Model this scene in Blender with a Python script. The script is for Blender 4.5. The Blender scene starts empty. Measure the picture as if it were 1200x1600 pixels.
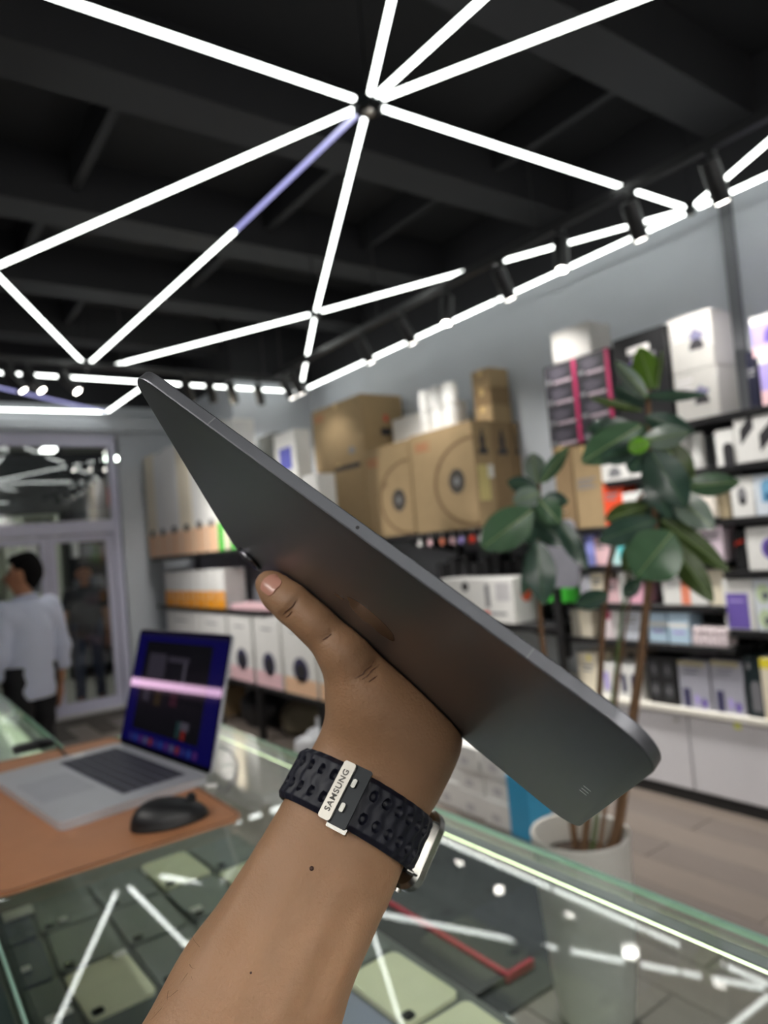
import bpy, bmesh, math, random
import numpy as np
from mathutils import Vector, Matrix
from mathutils.bvhtree import BVHTree
random.seed(7); rng = np.random.default_rng(7)
SC = bpy.context.scene; COL = SC.collection

# ------------------------------------------------------------------ camera, world, exposure
F = 1100.0; CX, CY = 600.0, 800.0; CAMZ = 1.50
RW = np.array([[0.807, -0.044, 0.588], [-0.584, 0.087, 0.807], [-0.087, -0.995, 0.045]])
def _basis():
    d1 = np.array([-195 - CX, 919 - CY, F]); d1 /= np.linalg.norm(d1)
    h = np.array([1, -0.0876, 0.0]); h /= np.linalg.norm(h)
    up = np.cross(h, d1); up /= np.linalg.norm(up)
    if up[1] > 0: up = -up
    d2 = np.cross(d1, -up)
    if d2[0] < 0: d2 = -d2
    return np.stack([d2, d1, up])
RW = _basis()
CAM = np.array([0, 0, CAMZ])
cd = bpy.data.cameras.new('camera'); camo = bpy.data.objects.new('camera', cd); COL.objects.link(camo)
m = Matrix.Identity(4)
for i in range(3):
    m[i][0] = RW[i][0]; m[i][1] = -RW[i][1]; m[i][2] = -RW[i][2]; m[i][3] = CAM[i]
camo.matrix_world = m
cd.sensor_fit = 'HORIZONTAL'; cd.sensor_width = 36.0; cd.lens = 33.0
cd.clip_start = 0.02; cd.clip_end = 60
cd.dof.use_dof = True; cd.dof.focus_distance = 0.29; cd.dof.aperture_fstop = 10.5
SC.camera = camo
wd = bpy.data.worlds.new('world'); SC.world = wd; wd.use_nodes = True
wd.node_tree.nodes['Background'].inputs[0].default_value = (0.5, 0.52, 0.56, 1)
wd.node_tree.nodes['Background'].inputs[1].default_value = 0.05
vs = SC.view_settings
vs.view_transform = 'Standard'; vs.look = 'None'; vs.gamma = 1.0; vs.use_curve_mapping = False; vs.exposure = 1.1
LED_STRENGTH = 3.3

def ray(u, v): return RW @ np.array([u - CX, v - CY, F])
def onZ(u, v, z): d = ray(u, v); return CAM + d * ((z - CAM[2]) / d[2])
def onX(u, v, x): d = ray(u, v); return CAM + d * (x / d[0])
def onY(u, v, y): d = ray(u, v); return CAM + d * (y / d[1])
def camw(p): return CAM + RW @ np.asarray(p, float)
def at(u, v, d): return camw(np.array([(u - CX) / F, (v - CY) / F, 1.0]) * d)

# ------------------------------------------------------------------ materials
def lin(c):
    c = np.array(c, float) / 255.0
    return tuple(np.where(c <= 0.04045, c / 12.92, ((c + 0.055) / 1.055) ** 2.4))
MATS = {}
def mat(key, rgb, rough=0.6, metal=0.0, var=0.06, scale=30.0, bump=0.0, bscale=200.0, spec=0.5, sss=0.0, coat=0.0, stretch=None):
    if key in MATS: return MATS[key]
    m = bpy.data.materials.new(key); m.use_nodes = True; nt = m.node_tree; N = nt.nodes; L = nt.links
    b = N['Principled BSDF']; c = lin(rgb)
    tc = N.new('ShaderNodeTexCoord'); nz = N.new('ShaderNodeTexNoise'); nz.inputs['Scale'].default_value = scale
    nz.inputs['Detail'].default_value = 3
    src = tc.outputs['Object']
    if stretch:
        mp = N.new('ShaderNodeMapping'); mp.inputs['Scale'].default_value = stretch; L.new(src, mp.inputs[0]); src = mp.outputs[0]
    L.new(src, nz.inputs['Vector'])
    mx = N.new('ShaderNodeMix'); mx.data_type = 'RGBA'
    mx.inputs['A'].default_value = tuple(max(0, x * (1 - var)) for x in c) + (1,)
    mx.inputs['B'].default_value = tuple(min(1, x * (1 + var)) for x in c) + (1,)
    L.new(nz.outputs['Fac'], mx.inputs['Factor']); L.new(mx.outputs['Result'], b.inputs['Base Color'])
    b.inputs['Roughness'].default_value = rough; b.inputs['Metallic'].default_value = metal
    b.inputs['Specular IOR Level'].default_value = spec
    if sss: b.inputs['Subsurface Weight'].default_value = sss; b.inputs['Subsurface Radius'].default_value = (0.008, 0.003, 0.0015); b.inputs['Subsurface Scale'].default_value = 0.6
    if coat: b.inputs['Coat Weight'].default_value = coat; b.inputs['Coat Roughness'].default_value = 0.08
    if bump:
        n2 = N.new('ShaderNodeTexNoise'); n2.inputs['Scale'].default_value = bscale; n2.inputs['Detail'].default_value = 4; L.new(src, n2.inputs['Vector'])
        bp = N.new('ShaderNodeBump'); bp.inputs['Strength'].default_value = bump; bp.inputs['Distance'].default_value = 0.001
        L.new(n2.outputs['Fac'], bp.inputs['Height']); L.new(bp.outputs['Normal'], b.inputs['Normal'])
    MATS[key] = m; return m
def emit(key, rgb, strength):
    if key in MATS: return MATS[key]
    m = bpy.data.materials.new(key); m.use_nodes = True; N = m.node_tree.nodes; b = N['Principled BSDF']
    b.inputs['Base Color'].default_value = (0.6, 0.6, 0.6, 1); b.inputs['Roughness'].default_value = 0.4
    b.inputs['Emission Color'].default_value = tuple(lin(rgb)) + (1,); b.inputs['Emission Strength'].default_value = strength
    MATS[key] = m; return m
def glass(key, tint, ior=1.5, haze=0.0):
    if key in MATS: return MATS[key]
    m = bpy.data.materials.new(key); m.use_nodes = True; nt = m.node_tree; N = nt.nodes; L = nt.links
    N.remove(N['Principled BSDF']); out = N['Material Output']
    tr = N.new('ShaderNodeBsdfTransparent'); tr.inputs[0].default_value = tuple(tint) + (1,)
    gl = N.new('ShaderNodeBsdfGlossy'); gl.inputs['Roughness'].default_value = 0.0; gl.inputs['Color'].default_value = (1, 1, 1, 1)
    ge = N.new('ShaderNodeNewGeometry'); dt = N.new('ShaderNodeVectorMath'); dt.operation = 'DOT_PRODUCT'; L.new(ge.outputs['Normal'], dt.inputs[0]); L.new(ge.outputs['Incoming'], dt.inputs[1])
    def mth(op, a, b): q = N.new('ShaderNodeMath'); q.operation = op; [L.new(x, q.inputs[i]) if hasattr(x, 'links') else setattr(q.inputs[i], 'default_value', x) for i, x in enumerate((a, b))]; return q.outputs[0]
    f0 = ((ior - 1) / (ior + 1)) ** 2; om = mth('SUBTRACT', 1.0, mth('ABSOLUTE', dt.outputs['Value'], 0.0)); p5 = mth('POWER', om, 5.0)   # Schlick
    fr = mth('ADD', mth('MULTIPLY', p5, 1 - f0), f0)
    mx = N.new('ShaderNodeMixShader'); L.new(fr, mx.inputs[0]); L.new(tr.outputs[0], mx.inputs[1]); L.new(gl.outputs[0], mx.inputs[2])
    last = mx
    if haze:
        df = N.new('ShaderNodeBsdfDiffuse'); df.inputs[0].default_value = (0.75, 0.85, 0.8, 1)
        nz = N.new('ShaderNodeTexNoise'); nz.inputs['Scale'].default_value = 9; nz.inputs['Detail'].default_value = 8
        mr = N.new('ShaderNodeMapRange'); mr.inputs['From Min'].default_value = 0.45; mr.inputs['From Max'].default_value = 0.8; mr.inputs['To Max'].default_value = haze
        L.new(nz.outputs['Fac'], mr.inputs['Value'])
        m2 = N.new('ShaderNodeMixShader'); L.new(mr.outputs[0], m2.inputs[0]); L.new(mx.outputs[0], m2.inputs[1]); L.new(df.outputs[0], m2.inputs[2]); last = m2
    L.new(last.outputs[0], out.inputs['Surface']); MATS[key] = m; return m

WHITE = mat('white_card', (234, 233, 230), 0.55); OFFW = mat('off_white_card', (178, 176, 172), 0.6); KRAFT = mat('kraft_card', (164, 140, 104), 0.85, var=0.10, scale=14, bump=0.15)
KRAFT2 = mat('kraft_card_dark', (138, 114, 82), 0.85, var=0.10, scale=14, bump=0.15)
BLACK = mat('black_card', (26, 26, 28), 0.5); SHELFBLK = mat('black_shelf_metal', (22, 22, 24), 0.45, var=0.15)
DARK = mat('dark_ink', (45, 44, 48), 0.6); GREYINK = mat('grey_ink', (130, 130, 134), 0.6); ORANGE = mat('orange_ink', (240, 160, 30), 0.55)
PEACH = mat('peach_ink', (238, 196, 160), 0.6); PINK = mat('pink_ink', (236, 196, 202), 0.6); NAVY = mat('navy_ink', (60, 58, 92), 0.5)
PURPLE = mat('purple_ink', (112, 92, 176), 0.5); LILAC = mat('lilac_ink', (176, 160, 224), 0.5); RED = mat('red_ink', (214, 62, 40), 0.5)
MAGENTA = mat('magenta_ink', (176, 40, 92), 0.5); BLUE = mat('blue_ink', (70, 120, 200), 0.5); PALEBLUE = mat('pale_blue_ink', (190, 216, 236), 0.5)
TEAL = mat('teal_ink', (96, 200, 204), 0.5); GREEN = mat('green_ink', (70, 196, 60), 0.5); YELLOW = mat('yellow_ink', (236, 220, 60), 0.5)
CYAN = mat('cyan_pack', (60, 160, 206), 0.4); CREAM = mat('cream_card', (236, 226, 204), 0.6); SILVERCARD = mat('silver_card', (170, 170, 182), 0.35)
DKTEAL = mat('dark_teal_card', (22, 38, 42), 0.45); GREYCARD = mat('grey_card', (120, 120, 126), 0.5); TAPE = mat('parcel_tape', (206, 176, 122), 0.3)
GPUGREY = mat('gpu_print', (84, 80, 90), 0.4, var=0.5, scale=45)
METAL = mat('brushed_steel', (200, 198, 192), 0.28, 1.0, var=0.05, scale=80); DKMETAL = mat('dark_metal', (40, 42, 44), 0.35, 0.8)
LEDM = emit('led_white', (250, 255, 250), LED_STRENGTH); LEDV = emit('led_violet', (176, 176, 255), LED_STRENGTH * 0.12)
SPOTM = emit('spot_lens_lit', (255, 250, 240), 9.0); STRIPM = emit('led_strip_lit', (226, 248, 190), 2.6)

# ------------------------------------------------------------------ mesh building
ORG = {}
class MB:
    def __init__(s): s.v = []; s.f = []
    def add(s, vs, fs):
        n = len(s.v); s.v += [tuple(map(float, p)) for p in vs]; s.f += [tuple(i + n for i in q) for q in fs]; return s
    def box(s, lo, hi, bev=0.0, seg=1):
        lo, hi = np.minimum(np.array(lo, float), np.array(hi, float)), np.maximum(np.array(lo, float), np.array(hi, float))
        bm = bmesh.new(); bmesh.ops.create_cube(bm, size=1.0)
        c = (lo + hi) / 2; d = hi - lo
        for v in bm.verts: v.co = Vector((v.co.x * d[0] + c[0], v.co.y * d[1] + c[1], v.co.z * d[2] + c[2]))
        if bev: bmesh.ops.bevel(bm, geom=list(bm.edges), offset=min(bev, 0.45 * float(min(abs(d)))), segments=seg, affect='EDGES', profile=0.5)
        return s.bm(bm)
    def bm(s, bm):
        bm.verts.index_update(); s.add([v.co[:] for v in bm.verts], [[v.index for v in f.verts] for f in bm.faces]); bm.free(); return s
    def tube(s, pts, r, n=10, caps=True, ell=None):
        pts = [np.array(p, float) for p in pts]; rs = r if hasattr(r, '__len__') else [r] * len(pts)
        t0 = pts[1] - pts[0]; t0 /= np.linalg.norm(t0)
        ref = np.array([0, 0, 1.0]) if abs(t0[2]) < 0.9 else np.array([1.0, 0, 0])
        u = np.cross(ref, t0); u /= np.linalg.norm(u); V = []; 
        for i, p in enumerate(pts):
            a = pts[max(0, i - 1)]; b = pts[min(len(pts) - 1, i + 1)]; t = (b - a) / np.linalg.norm(b - a)
            u = u - t * (u @ t); u /= np.linalg.norm(u); w = np.cross(t, u)
            for k in range(n):
                an = 2 * math.pi * k / n; V.append(p + rs[i] * (math.cos(an) * u + math.sin(an) * w * (ell or 1)))
        Fs = [[i * n + k, i * n + (k + 1) % n, (i + 1) * n + (k + 1) % n, (i + 1) * n + k] for i in range(len(pts) - 1) for k in range(n)]
        if caps: Fs += [list(range(n))[::-1], [(len(pts) - 1) * n + k for k in range(n)]]
        return s.add(V, Fs)
    def lathe(s, c, prof, n=32, closed=False):
        V = []; Fs = []
        for r, z in prof:
            for k in range(n): an = 2 * math.pi * k / n; V.append((c[0] + r * math.cos(an), c[1] + r * math.sin(an), c[2] + z))
        m_ = len(prof)
        for i in range(m_ - 1):
            for k in range(n): Fs.append([i * n + k, i * n + (k + 1) % n, (i + 1) * n + (k + 1) % n, (i + 1) * n + k])
        if prof[0][0] > 1e-5: Fs.append(list(range(n))[::-1])
        if prof[-1][0] > 1e-5: Fs.append([(m_ - 1) * n + k for k in range(n)])
        return s.add(V, Fs)
    def prism(s, poly, o, ex, ey, ez, h):           # polygon in the ex/ey plane at o, raised by h along ez
        o, ex, ey, ez = (np.array(q, float) for q in (o, ex, ey, ez)); n = len(poly)
        V = [o + x * ex + y * ey for x, y in poly] + [o + x * ex + y * ey + h * ez for x, y in poly]
        return s.add(V, [list(range(n))[::-1], list(range(n, 2 * n))] + [[i, (i + 1) % n, n + (i + 1) % n, n + i] for i in range(n)])
def rrect(w, h, r, seg=6):
    P = []
    for cx, cy, a0 in ((w - r, h - r, 0), (r, h - r, 90), (r, r, 180), (w - r, r, 270)):
        for k in range(seg + 1): a = math.radians(a0 + 90 * k / seg); P.append((cx + r * math.cos(a), cy + r * math.sin(a)))
    return P
def oval(w, h, n=28): return [(w / 2 * math.cos(2 * math.pi * k / n), h / 2 * math.sin(2 * math.pi * k / n)) for k in range(n)]
def setp(o, label=None, cat=None, group=None, kind=None):
    if label: o['label'] = label
    if cat: o['category'] = cat
    if group: o['group'] = group
    if kind: o['kind'] = kind
    return o
def add(name, mb, mt, parent=None, origin=None, smooth=True, ang=38):
    V = np.array(mb.v)
    if origin is None: origin = ORG[parent.name] if parent else np.array([(V[:, 0].min() + V[:, 0].max()) / 2, (V[:, 1].min() + V[:, 1].max()) / 2, V[:, 2].min()])
    origin = np.array(origin, float)
    me = bpy.data.meshes.new(name); me.from_pydata((V - origin).tolist(), [], mb.f); me.update()
    bm = bmesh.new(); bm.from_mesh(me); bmesh.ops.recalc_face_normals(bm, faces=bm.faces); bm.to_mesh(me); bm.free()
    if smooth: me.shade_smooth(); me.set_sharp_from_angle(angle=math.radians(ang))
    me.materials.append(mt); o = bpy.data.objects.new(name, me); COL.objects.link(o)
    ORG[o.name] = origin
    if parent: o.parent = parent; o.location = origin - ORG[parent.name]
    else: o.location = origin
    return o
def thing(name, loc, label, cat, group=None):
    o = bpy.data.objects.new(name, None); o.empty_display_size = 0.05; COL.objects.link(o); o.location = loc; ORG[o.name] = np.array(loc, float)
    return setp(o, label, cat, group)
def struct(name, mb, mt, parent=None): o = add(name, mb, mt, parent); o['kind'] = 'structure'; return o
def box(lo, hi, bev=0.0): return MB().box(lo, hi, bev)
def copy_tree(o, loc, label=None, group=None):
    r = o.copy(); COL.objects.link(r); r.location = loc; ORG[r.name] = np.array(loc, float)
    if label: r['label'] = label
    if group: r['group'] = group
    for ch in list(o.children):
        c = ch.copy(); COL.objects.link(c); c.parent = r
        for g in ch.children: d = g.copy(); COL.objects.link(d); d.parent = c
    return r

# ------------------------------------------------------------------ room shell
WR = 3.90          # right wall plane
YD = 7.95          # door wall plane
WALLM = mat('grey_wall_paint', (192, 197, 203), 0.75, var=0.03, scale=3, bump=0.05)
WALLBLK = mat('black_wall_paint', (18, 18, 22), 0.8); CEILM = mat('black_ceiling_paint', (3, 3, 6), 0.85, var=0.15, scale=2)
BEAMM = mat('dark_beam_paint', (13, 13, 17), 0.8, var=0.1, scale=3); DOORM = mat('lavender_aluminium', (206, 206, 226), 0.4, var=0.03)
PANEGL = glass('door_glass', (0.93, 0.95, 0.95), 1.36)
PLANKM = [mat('floor_plank_%s' % k, c, 0.38, var=0.12, scale=6, bump=0.08, bscale=60, stretch=(9, 1, 1)) for k, c in (('umber', (112, 102, 94)), ('taupe', (120, 110, 102)), ('ash', (104, 95, 89)))]
ZW = 3.27
struct('ceiling', box((-2.6, -2.2, 3.92), (4.1, 8.1, 4.02)), CEILM)
for i, yb in enumerate((-0.7, 0.55, 1.82, 3.05, 4.35, 5.55, 6.8)):
    struct('trim_%d' % (i + 1), box((-2.6, yb - 0.13, 3.6), (3.9, yb + 0.13, 3.92)), BEAMM)
for i, (xp, y0, y1) in enumerate(((1.05, 3.18, 4.22), (0.95, 4.48, 5.42), (2.3, 3.18, 4.22), (2.2, 4.48, 5.42), (0.2, 4.48, 5.42), (3.2, 1.95, 2.92), (3.1, 3.18, 4.22), (1.5, 5.68, 6.67), (0.4, 5.68, 6.67))):
    struct('trim_%d' % (i + 11), box((xp - 0.025, y0, 3.72), (xp + 0.025, y1, 3.92)), BEAMM)
wr = struct('wall_right', box((WR, -2.2, 0), (WR + 0.1, 6.5, ZW)), WALLM)
struct('wall_right_upper', box((WR, -2.2, ZW), (WR + 0.1, 6.5, 3.92)), WALLBLK)
struct('wall_right_step', box((2.98, 6.5, 0), (WR + 0.1, 6.6, ZW)), WALLM)
struct('wall_right_step_upper', box((2.98, 6.5, ZW), (WR + 0.1, 6.6, 3.92)), WALLBLK)
struct('wall_right_far', box((2.98, 6.6, 0), (3.08, YD + 0.1, ZW)), WALLM)
struct('wall_right_far_upper', box((2.98, 6.6, ZW), (3.08, YD + 0.1, 3.92)), WALLBLK)
WALLW = mat('white_wall_paint', (210, 210, 210), 0.75, var=0.03, scale=3)
struct('wall_left', box((-2.7, -2.2, 0), (-2.6, YD + 0.1, 3.92)), mat('left_wall_charcoal', (44, 45, 49), 0.8))  # unseen wall coloured dark to keep the tablet's reflection dark
struct('wall_front', box((-2.7, -2.3, 0), (4.0, -2.2, 3.92)), WALLW)
struct('trim_31', box((3.872, onX(1147, 470, 3.87)[1] - 0.03, 2.0), (WR, onX(1147, 470, 3.87)[1] + 0.03, ZW)), mat('conduit_grey', (112, 114, 118), 0.6))
# far wall with the doorway
struct('wall_back', MB().box((2.26, YD, 0), (2.98, YD + 0.1, ZW)).box((-0.6, YD, 2.95), (2.26, YD + 0.1, ZW)), WALLM)
struct('wall_back_left', box((-2.6, YD, 0), (-0.6, YD + 0.1, ZW)), mat('left_wall_charcoal', (44, 45, 49), 0.8))  # unseen end of the far wall, darkened for the same reflection
struct('wall_back_upper', box((-2.6, YD, ZW), (2.98, YD + 0.1, 3.92)), WALLBLK)
struct('trim_32', box((2.2, YD - 0.1, 0), (2.42, YD, 2.6)), WALLM)
struct('wall_back_cornice', box((-2.6, YD - 0.12, 2.98), (2.98, YD, 3.12)), WALLM)
fr = MB().box((-0.6, YD - 0.03, 2.82), (2.2, YD + 0.07, 2.95), 0.006).box((2.12, YD - 0.03, 0), (2.2, YD + 0.07, 2.82), 0.006).box((-0.6, YD - 0.03, 1.88), (2.12, YD + 0.07, 2.02), 0.006).box((-0.6, YD - 0.03, 0), (-0.53, YD + 0.07, 2.82), 0.006).box((0.35, YD - 0.03, 0), (0.43, YD + 0.07, 1.88), 0.006)
w1 = struct('window_1', fr, DOORM)
pane = struct('window_1_pane', box((-0.53, YD + 0.015, 2.02), (2.12, YD + 0.023, 2.82)), glass('transom_glass', (0.9, 0.92, 0.92), 1.8))
for di, (x0, x1) in enumerate(((0.44, 1.46), (1.465, 2.115))):
    st = 0.075
    fm = MB().box((x0, YD, 0.01), (x0 + st, YD + 0.045, 1.87), 0.004).box((x1 - st, YD, 0.01), (x1, YD + 0.045, 1.87), 0.004).box((x0 + st, YD, 1.80), (x1 - st, YD + 0.045, 1.87), 0.004).box((x0 + st, YD, 0.01), (x1 - st, YD + 0.045, 0.13), 0.004)
    d_ = struct('door_%d' % (di + 1), fm, DOORM)
    add('door_pane', box((x0 + st, YD + 0.018, 0.13), (x1 - st, YD + 0.026, 1.80)), PANEGL, d_)
    hx = x1 - 0.04 if di == 0 else x0 + 0.04
    add('door_handle', MB().tube([(hx, YD - 0.05, 0.85), (hx, YD - 0.05, 1.15)], 0.012).tube([(hx, YD - 0.05, 0.88), (hx, YD, 0.88)], 0.008).tube([(hx, YD - 0.05, 1.12), (hx, YD, 1.12)], 0.008), METAL, d_)
struct('trim_33', box((-0.6, YD - 0.12, 0.0), (2.2, YD + 0.12, 0.02), 0.004), mat('door_sill', (190, 188, 186), 0.5))

# floor: slab and planks
floor = struct('floor', box((-2.6, -2.2, -0.06), (4.0, YD, -0.004)), mat('floor_joint', (70, 64, 58), 0.8))
pme = {}
for c in range(3):
    o = add('plank', box((-0.094, -0.6, -0.006), (0.094, 0.6, 0.0), 0.002), PLANKM[c], origin=(0, 0, 0)); pme[c] = o.data; bpy.data.objects.remove(o)
k = 0
for ix in range(18):
    for iy in range(-1, 7):
        x = 0.56 + 0.19 * ix; y = 0.2 + 1.204 * iy + (0.6 if ix % 2 else 0)
        if x > 3.86 or y > 7.3 or (x > 2.88 and y > 5.9): continue
        o = bpy.data.objects.new('plank' if k == 0 else 'plank.%03d' % k, pme[int(rng.integers(3))]); COL.objects.link(o); o.parent = floor
        o.location = np.array([x, y, 0.0]) - ORG[floor.name]; k += 1

# beyond the glass: arcade
struct('floor_outside', box((-3, YD, -0.06), (6, 13, -0.002)), mat('arcade_floor', (168, 166, 158), 0.3))
struct('wall_outside', box((-3, 12.6, 0), (6, 12.7, 4)), mat('arcade_wall', (186, 190, 176), 0.7))
struct('ceiling_outside', box((-3, YD + 0.1, 3.4), (6, 12.7, 3.5)), mat('arcade_ceiling', (150, 150, 150), 0.8))
sb = add('sign_board', MB().box((-0.9, 8.35, onY(100, 802, 8.35)[2]), (onY(167, 750, 8.35)[0], 8.42, onY(100, 708, 8.35)[2]), 0.01), mat('sign_black', (20, 22, 30), 0.3))
setp(sb, 'long black sign board hanging outside above the glass doors', 'sign')
for xb in (0.4, 1.7): add('sign_bracket', box((xb, 8.37, onY(100, 708, 8.35)[2]), (xb + 0.04, 8.4, 3.4)), DKMETAL, sb)
p = onY(172, 715, 9.2); t = thing('downlight', p, 'round lit white lamp seen through the pane right of the black sign', 'lamp')
add('lamp_shade', MB().lathe(p, [(0.03, 0.12), (0.05, 0.1), (0.11, 0.0)], 20), METAL, t); add('bulb', MB().lathe(p, [(0.0, -0.05), (0.09, -0.035), (0.105, 0.0), (0.0, 0.005)], 20), emit('arcade_lamp', (240, 255, 240), 9.0), t)
add('cord', MB().tube([p + np.array([0, 0, 0.1]), (p[0], p[1], 3.41)], 0.008, 6), DKMETAL, t)
PALEP = mat('post_pale', (190, 196, 190), 0.5); p = onY(180, 775, 9.6); t = thing('neon_lamp', p, 'small pink glowing lamp on the post outside, under the round white lamp', 'lamp')
add('tube', MB().lathe(p, [(0.0, -0.1), (0.06, -0.08), (0.075, 0), (0.06, 0.08), (0, 0.1)], 16), emit('arcade_pink', (255, 150, 210), 4.0), t); add('backplate', MB().lathe(p + np.array([0.0, 0.09, -0.12]), [(0.08, 0), (0.08, 0.24)], 16), RED, t); add('post', MB().tube([(p[0], p[1] + 0.1, 0.0), (p[0], p[1] + 0.1, 3.4)], 0.05, 12), PALEP, t)
def cabinet(x0, x1, y, z1, body, label, items, n=4):
    t = thing('display_cabinet', ((x0 + x1) / 2, y + 0.2, 0), label, 'cabinet')
    add('cabinet_body', MB().box((x0, y + 0.36, 0), (x1, y + 0.4, z1)).box((x0, y, 0), (x0 + 0.04, y + 0.36, z1)).box((x1 - 0.04, y, 0), (x1, y + 0.36, z1)).box((x0, y, z1 - 0.2), (x1, y + 0.36, z1)), body, t)
    for i in range(n): z = 0.15 + i * (z1 - 0.4) / n; add('shelf', box((x0 + 0.04, y + 0.01, z), (x1 - 0.04, y + 0.36, z + 0.03)), body, t)
    mb = [MB(), MB()]
    for i in range(n):
        z = 0.18 + i * (z1 - 0.4) / n; x = x0 + 0.08
        while x < x1 - 0.2:
            w = float(rng.uniform(0.08, 0.2)); mb[int(rng.integers(2))].box((x, y + 0.05, z), (x + w, y + 0.25, z + float(rng.uniform(0.1, 0.28)))); x += w + 0.05
    for q, mm in zip(mb, items): o = add('stock', q, mm, t); o['kind'] = 'stuff'
PALE = mat('pale_laminate', (214, 220, 200), 0.5)
cabinet(1.62, 2.1, 10.6, 2.5, PALE, 'pale green shop cabinet outside behind the man in dark clothes', (WHITE, GREYCARD))
cabinet(2.15, 2.9, 10.4, 2.4, DKMETAL, 'dark display rack outside at the right edge of the doorway', (GREYCARD, WHITE))
cabinet(0.2, 1.0, 10.8, 2.3, mat('walnut', (86, 70, 52), 0.5), 'dark brown cabinet outside beyond the left door pane', (WHITE, KRAFT2))
cabinet(1.05, 1.55, 11.2, 2.2, PALE, 'pale shop cabinet outside seen between the two men', (WHITE, DARK))
for xx, lab in ((0.6, 'left of the two long lamps on the arcade ceiling outside'), (2.2, 'right of the two long lamps on the arcade ceiling outside')):  # long lamps added to light the arcade
    t = thing('arcade_light', (xx, 10, 3.385), lab, 'ceiling light'); add('light_housing', box((xx - 0.12, 9, 3.345), (xx + 0.12, 11.6, 3.385)), METAL, t); add('diffuser', box((xx - 0.1, 9.02, 3.33), (xx + 0.1, 11.58, 3.344)), emit('arcade_panel', (250, 252, 246), 5.0), t)

# ------------------------------------------------------------------ LED network hung at 3 m
LZ = 3.15; RT = 0.0105
def L(u, v): p = onZ(u, v, LZ); return np.array([p[0], p[1], LZ])
HUB = L(575, 162); NR = L(1078, 327); LOW = L(493, 489); LA = L(-14, 420); NB = L(135, 572); WC = L(470, 607)
WALLX = 3.66
def led(a, b, label, mt=None, g0=0.05, g1=0.05):
    a = np.array(a, float); b = np.array(b, float); d = (b - a); ln = np.linalg.norm(d); d /= ln; a = a + d * g0; b = b - d * g1
    t = thing('led_tube', (a + b) / 2, label, 'tube light', 'white LED tubes of the ceiling web')
    r = RT; prof = [(a - d * 0.0, r * 0.55), (a + d * 0.007, r * 0.9), (a + d * 0.02, r), (b - d * 0.02, r), (b - d * 0.007, r * 0.9), (b, r * 0.55)]
    add('diffuser', MB().tube([q[0] for q in prof], [q[1] for q in prof], 12), mt or LEDM, t)
    for e, s in ((a, -1), (b, 1)): add('end_cap', MB().tube([e + d * s * 0.001, e + d * s * 0.014], r * 0.6, 10), DKMETAL, t)
    return t
def ext(a, b, s): return np.array(a) + (np.array(b) - np.array(a)) * s
led(HUB, ext(HUB, L(100, 0), 1.5), 'LED tube running from the big hub to the upper left corner')
led(HUB, ext(HUB, L(612, 0), 1.9), 'steepest LED tube rising from the big hub to the top edge')
led(HUB, ext(HUB, L(752, 0), 1.9), 'LED tube rising right from the big hub, middle of the top three')
led(HUB, ext(HUB, L(994, 0), 1.6), 'LED tube from the big hub to the top right, rightmost of the top three')
led(HUB, LA, 'long LED tube descending left from the big hub to the left edge')
mid = L(368, 360)
led(HUB, mid, 'dim violet LED tube below left of the big hub', LEDV, 0.05, 0.0)
led(mid, NB, 'LED tube continuing the dim violet one down to the back track', None, 0.0, 0.05)
led(HUB, LOW, 'LED tube dropping from the big hub to the small lower hub')
led(HUB, NR, 'long LED tube from the big hub down right to the black track')
led(LOW, L(170, 573), 'LED tube from the small lower hub left to the back track', None, 0.05, 0.0)
led(LOW, NR, 'LED tube from the small lower hub right, passing behind the black track')
led(LOW, WC, 'short LED tube below the small lower hub', None, 0.05, 0.35)
led(LA, NB, 'LED tube at the left edge slanting down right to the back track')
yw = [L(1075, 330)[1], L(835, 440)[1] + 0.0, 4.35, 5.55]
led((WALLX, -0.3, LZ), (WALLX, NR[1], LZ), 'LED tube above the shelves at the right edge, nearest one of the row', None, 0.05, 0.03)
led((WALLX, NR[1], LZ), (WALLX, 3.45, LZ), 'LED tube above the potted plant in the row along the right wall', None, 0.03, 0.01)
led((WALLX, 3.45, LZ), (WALLX, 6.2, LZ), 'LED tube above the brown cartons, farthest of the row along the right wall', None, 0.01, 0.05)
led(NR, ext(NR, L(1200, 222), 1.8), 'LED tube running from the right wall row back up to the right edge')
YB = 6.33
led((WALLX, YB, LZ), (2.1, YB, LZ), 'LED tube in the row across the back, above the big carton', None, 0.05, 0.01)
led((2.1, YB, LZ), (0.5, YB, LZ), 'LED tube in the row across the back, beside the tablet tip', None, 0.01, 0.01)
led((0.5, YB, LZ), (-1.1, YB, LZ), 'LED tube in the row across the back, at the left edge', None, 0.01, 0.05)
FA = L(167, 644); FB = L(224, 604)
led(FA, (FB[0], YB + 0.06, LZ), 'short LED tube slanting between the back row and the door side', None, 0.02, 0.03)
led(FA, ext(FA, L(0, 640), 1.6), 'farthest LED tube, level, in front of the door wall', None, 0.03, 0.03)
led(FA, ext(FA, L(0, 606), 1.6), 'dim violet LED tube above the farthest level one', LEDV, 0.03, 0.03)
for i, a in enumerate((20, 75, 130, 190, 250, 310)):  # unseen tubes added overhead to brighten the held tablet's edge
    led((-0.35, -0.85, LZ), (-0.35 + 1.3 * math.cos(math.radians(a)), -0.85 + 1.3 * math.sin(math.radians(a)), LZ), 'LED tube of the web over the photographer, %s of six' % 'first second third fourth fifth sixth'.split()[i])
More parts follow.
